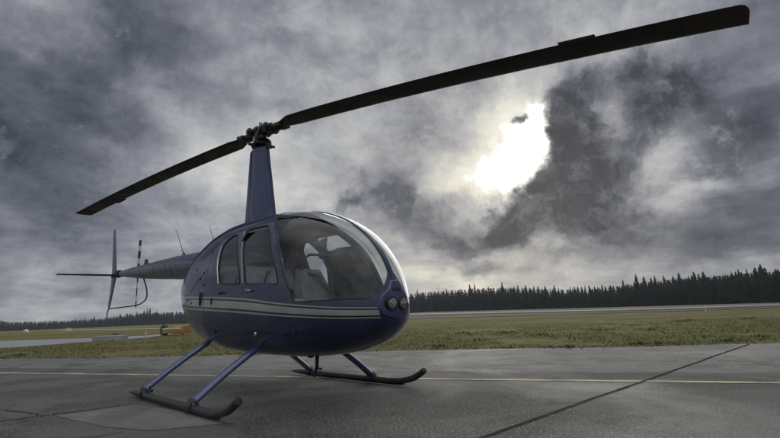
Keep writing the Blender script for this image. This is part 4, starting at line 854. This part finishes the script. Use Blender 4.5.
terms = [(blob(*a_), 0) for a_ in (
    # broad light and shade of the deck  (display brightness units)
    (20, 40, 160, 110, 20, -.12), (60, 175, 130, 42, -20, -.10), (395, 30, 120, 50, 10, -.08), (300, 175, 170, 75, 25, .10), (110, 55, 120, 22, -38, .09),
    (500, 170, 150, 120, 0, .12), (330, 110, 130, 40, -15, .05), (700, 60, 110, 50, 10, .03), (760, 170, 70, 60, 0, -.08), (720, 250, 110, 26, 5, -.12), (440, 275, 150, 22, 3, .14), (60, 290, 150, 26, 0, .03),
    (680, 200, 60, 14, 12, .14), (655, 150, 30, 30, 40, .12), (240, 60, 190, 60, -25, -.05), (760, 20, 60, 50, 0, -.08), (480, 80, 46, 18, 15, -.05), (600, 30, 60, 18, 10, .06))]
terms += [(blob(*a_), 1) for a_ in (
    # the dark cumulus right of the sun and the scud below it
    (575, 106, 26, 24, 20, 1.0, 2.6), (572, 142, 27, 28, 20, 1.3, 2.6), (556, 172, 20, 16, 20, .8, 2.6), (622, 80, 36, 16, 8, .45, 2.6), (668, 90, 34, 26, 8, .85, 2.6), (645, 130, 36, 26, 40, .55, 2.6), (605, 172, 34, 20, 30, .5, 2.6), (538, 208, 46, 26, 12, 1.6, 2.6), (590, 208, 46, 34, 12, .8, 2.6), (628, 232, 24, 16, 0, .5, 2.6), (508, 226, 22, 14, 0, .5, 2.6),
    (415, 208, 50, 15, -8, .45), (448, 235, 46, 12, -15, .42), (395, 190, 28, 10, -10, .3), (425, 130, 34, 28, 10, .25), (514, 127, 11, 7, 35, .9), (349, 200, 13, 8, 0, .5), (700, 178, 46, 15, 25, .3), (720, 120, 30, 30, 40, .2), (560, 258, 50, 10, 0, .3), (470, 192, 20, 10, 30, .3), (470, 262, 26, 6, 0, .25))]
lights = [t for t, d in terms if not d]; darks = [t for t, d in terms if d]
def total(ts):
    o = ts[0]
    for t in ts[1:]: o = q.m('ADD', o, t)
    return o
rip, _ = q.noise(ang, 9, 9, .62, .6); big, _ = q.noise(q.vm('ADD', ang, (3.1, 1.7, 0)), 3.0, 6, .58, .3); fine, _ = q.noise(q.vm('ADD', ang, wsc), 24, 7, .68, .4)
base = q.m('ADD', q.m('MULTIPLY_ADD', q.m('SUBTRACT', nA, .5), .42, .535), q.m('MULTIPLY', q.m('SUBTRACT', nB, .5), .20))
base = q.m('ADD', base, q.m('MULTIPLY', q.m('SUBTRACT', big, .5), .42)); base = q.m('ADD', base, q.m('MULTIPLY', q.m('SUBTRACT', rip, .5), .18)); base = q.m('ADD', base, q.m('MULTIPLY', q.m('SUBTRACT', fine, .5), .10))
mid, _ = q.noise(q.vm('ADD', ang, wsc), 11, 6, .60, .2)
dk = q.m('MULTIPLY', q.m('SUBTRACT', 1.0, q.m('EXPONENT', q.m('MULTIPLY', total(darks), -1.25))), q.rng(mid, .36, .68, 1.22, .66, False))
lum = q.m('ADD', base, total(lights)); lum = q.m('MULTIPLY_ADD', q.m('SUBTRACT', lum, .56), 1.38, .565); lum = q.m('SUBTRACT', lum, q.m('MULTIPLY', q.m('MULTIPLY', dk, .60), q.m('MAXIMUM', q.m('MULTIPLY_ADD', lum, .9, .35), .3)))
lum = q.m('ADD', lum, q.m('MULTIPLY', q.m('MULTIPLY', q.m('SUBTRACT', fine, .5), dk), .60))
# unseen deck behind the viewer and overhead, brightened as fill for helicopter and ground
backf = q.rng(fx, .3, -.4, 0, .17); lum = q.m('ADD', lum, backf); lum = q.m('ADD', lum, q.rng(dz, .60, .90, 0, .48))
lum = q.m('MAXIMUM', lum, q.m('ADD', q.m('MULTIPLY_ADD', fine, .75, -.40), q.m('MULTIPLY', mid, .62)))
sunb = q.m('ADD', blob(512, 155, 28, 22, 20, .95, 2.4), blob(534, 120, 14, 22, -20, .8, 2.6)); sung = blob(508, 152, 66, 54, 20, .32)
cut = q.m('SUBTRACT', 1.0, q.m('MULTIPLY', q.rng(dk, .18, .75), .95))
sunm = q.m('MULTIPLY', sunb, q.rng(q.m('ADD', fine, q.m('MULTIPLY', sunb, .35)), .42, .72, .35, 1.15)); lum = q.m('ADD', lum, q.m('MULTIPLY', q.m('ADD', sunm, sung), cut))
def s2l(c_): return tuple(((x/255+.055)/1.055)**2.4 if x > 10 else x/255/12.92 for x in c_)
rc = q.ramp(q.m('MULTIPLY', lum, .8, clamp=True), [(0.0, s2l((46, 50, 57))), (.8*.25, s2l((62, 66, 75))), (.8*.40, s2l((96, 100, 109))), (.8*.55, s2l((139, 141, 149))), (.8*.72, s2l((186, 187, 188))), (.8*.9, s2l((230, 228, 218))), (.8*1.1, s2l((255, 255, 250)))])
hot = q.m('MULTIPLY', q.rng(lum, 1.0, 1.5), 1.3)
warm = q.m('ADD', blob(500, 190, 190, 110, 0, .8), blob(470, 270, 170, 40, 0, .5)); rc = q.mix(q.m('MINIMUM', warm, 1.0), q.mix(1.0, rc, (.985, .995, 1.01), 'MULTIPLY'), q.mix(1.0, rc, (1.04, 1.0, .92), 'MULTIPLY'))
cl = q.vm('SCALE', rc, q.m('MULTIPLY', q.m('ADD', hot, 1.0), 10.0))
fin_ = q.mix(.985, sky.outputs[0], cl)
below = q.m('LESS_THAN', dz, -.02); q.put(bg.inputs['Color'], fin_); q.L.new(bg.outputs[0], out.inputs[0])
sl_ = bpy.data.lights.new('sun', 'SUN'); sl_.energy = 0.65; sl_.angle = math.radians(44); sl_.color = (1, .96, .9); so_ = bpy.data.objects.new('sun', sl_); COL.objects.link(so_)
sd_ = Vector((math.cos(SUN_EL)*math.cos(SUN_AZ), math.cos(SUN_EL)*math.sin(SUN_AZ), math.sin(SUN_EL))); so_.rotation_euler = sd_.to_track_quat('Z', 'Y').to_euler()
scene.view_settings.view_transform = 'Standard'; scene.view_settings.look = 'None'; scene.view_settings.exposure = 0; scene.view_settings.gamma = 1; scene.view_settings.use_curve_mapping = False
scene.render.engine = 'CYCLES'; scene.cycles.max_bounces = 8; scene.cycles.transparent_max_bounces = 16; scene.cycles.volume_bounces = 0; scene.cycles.use_denoising = True
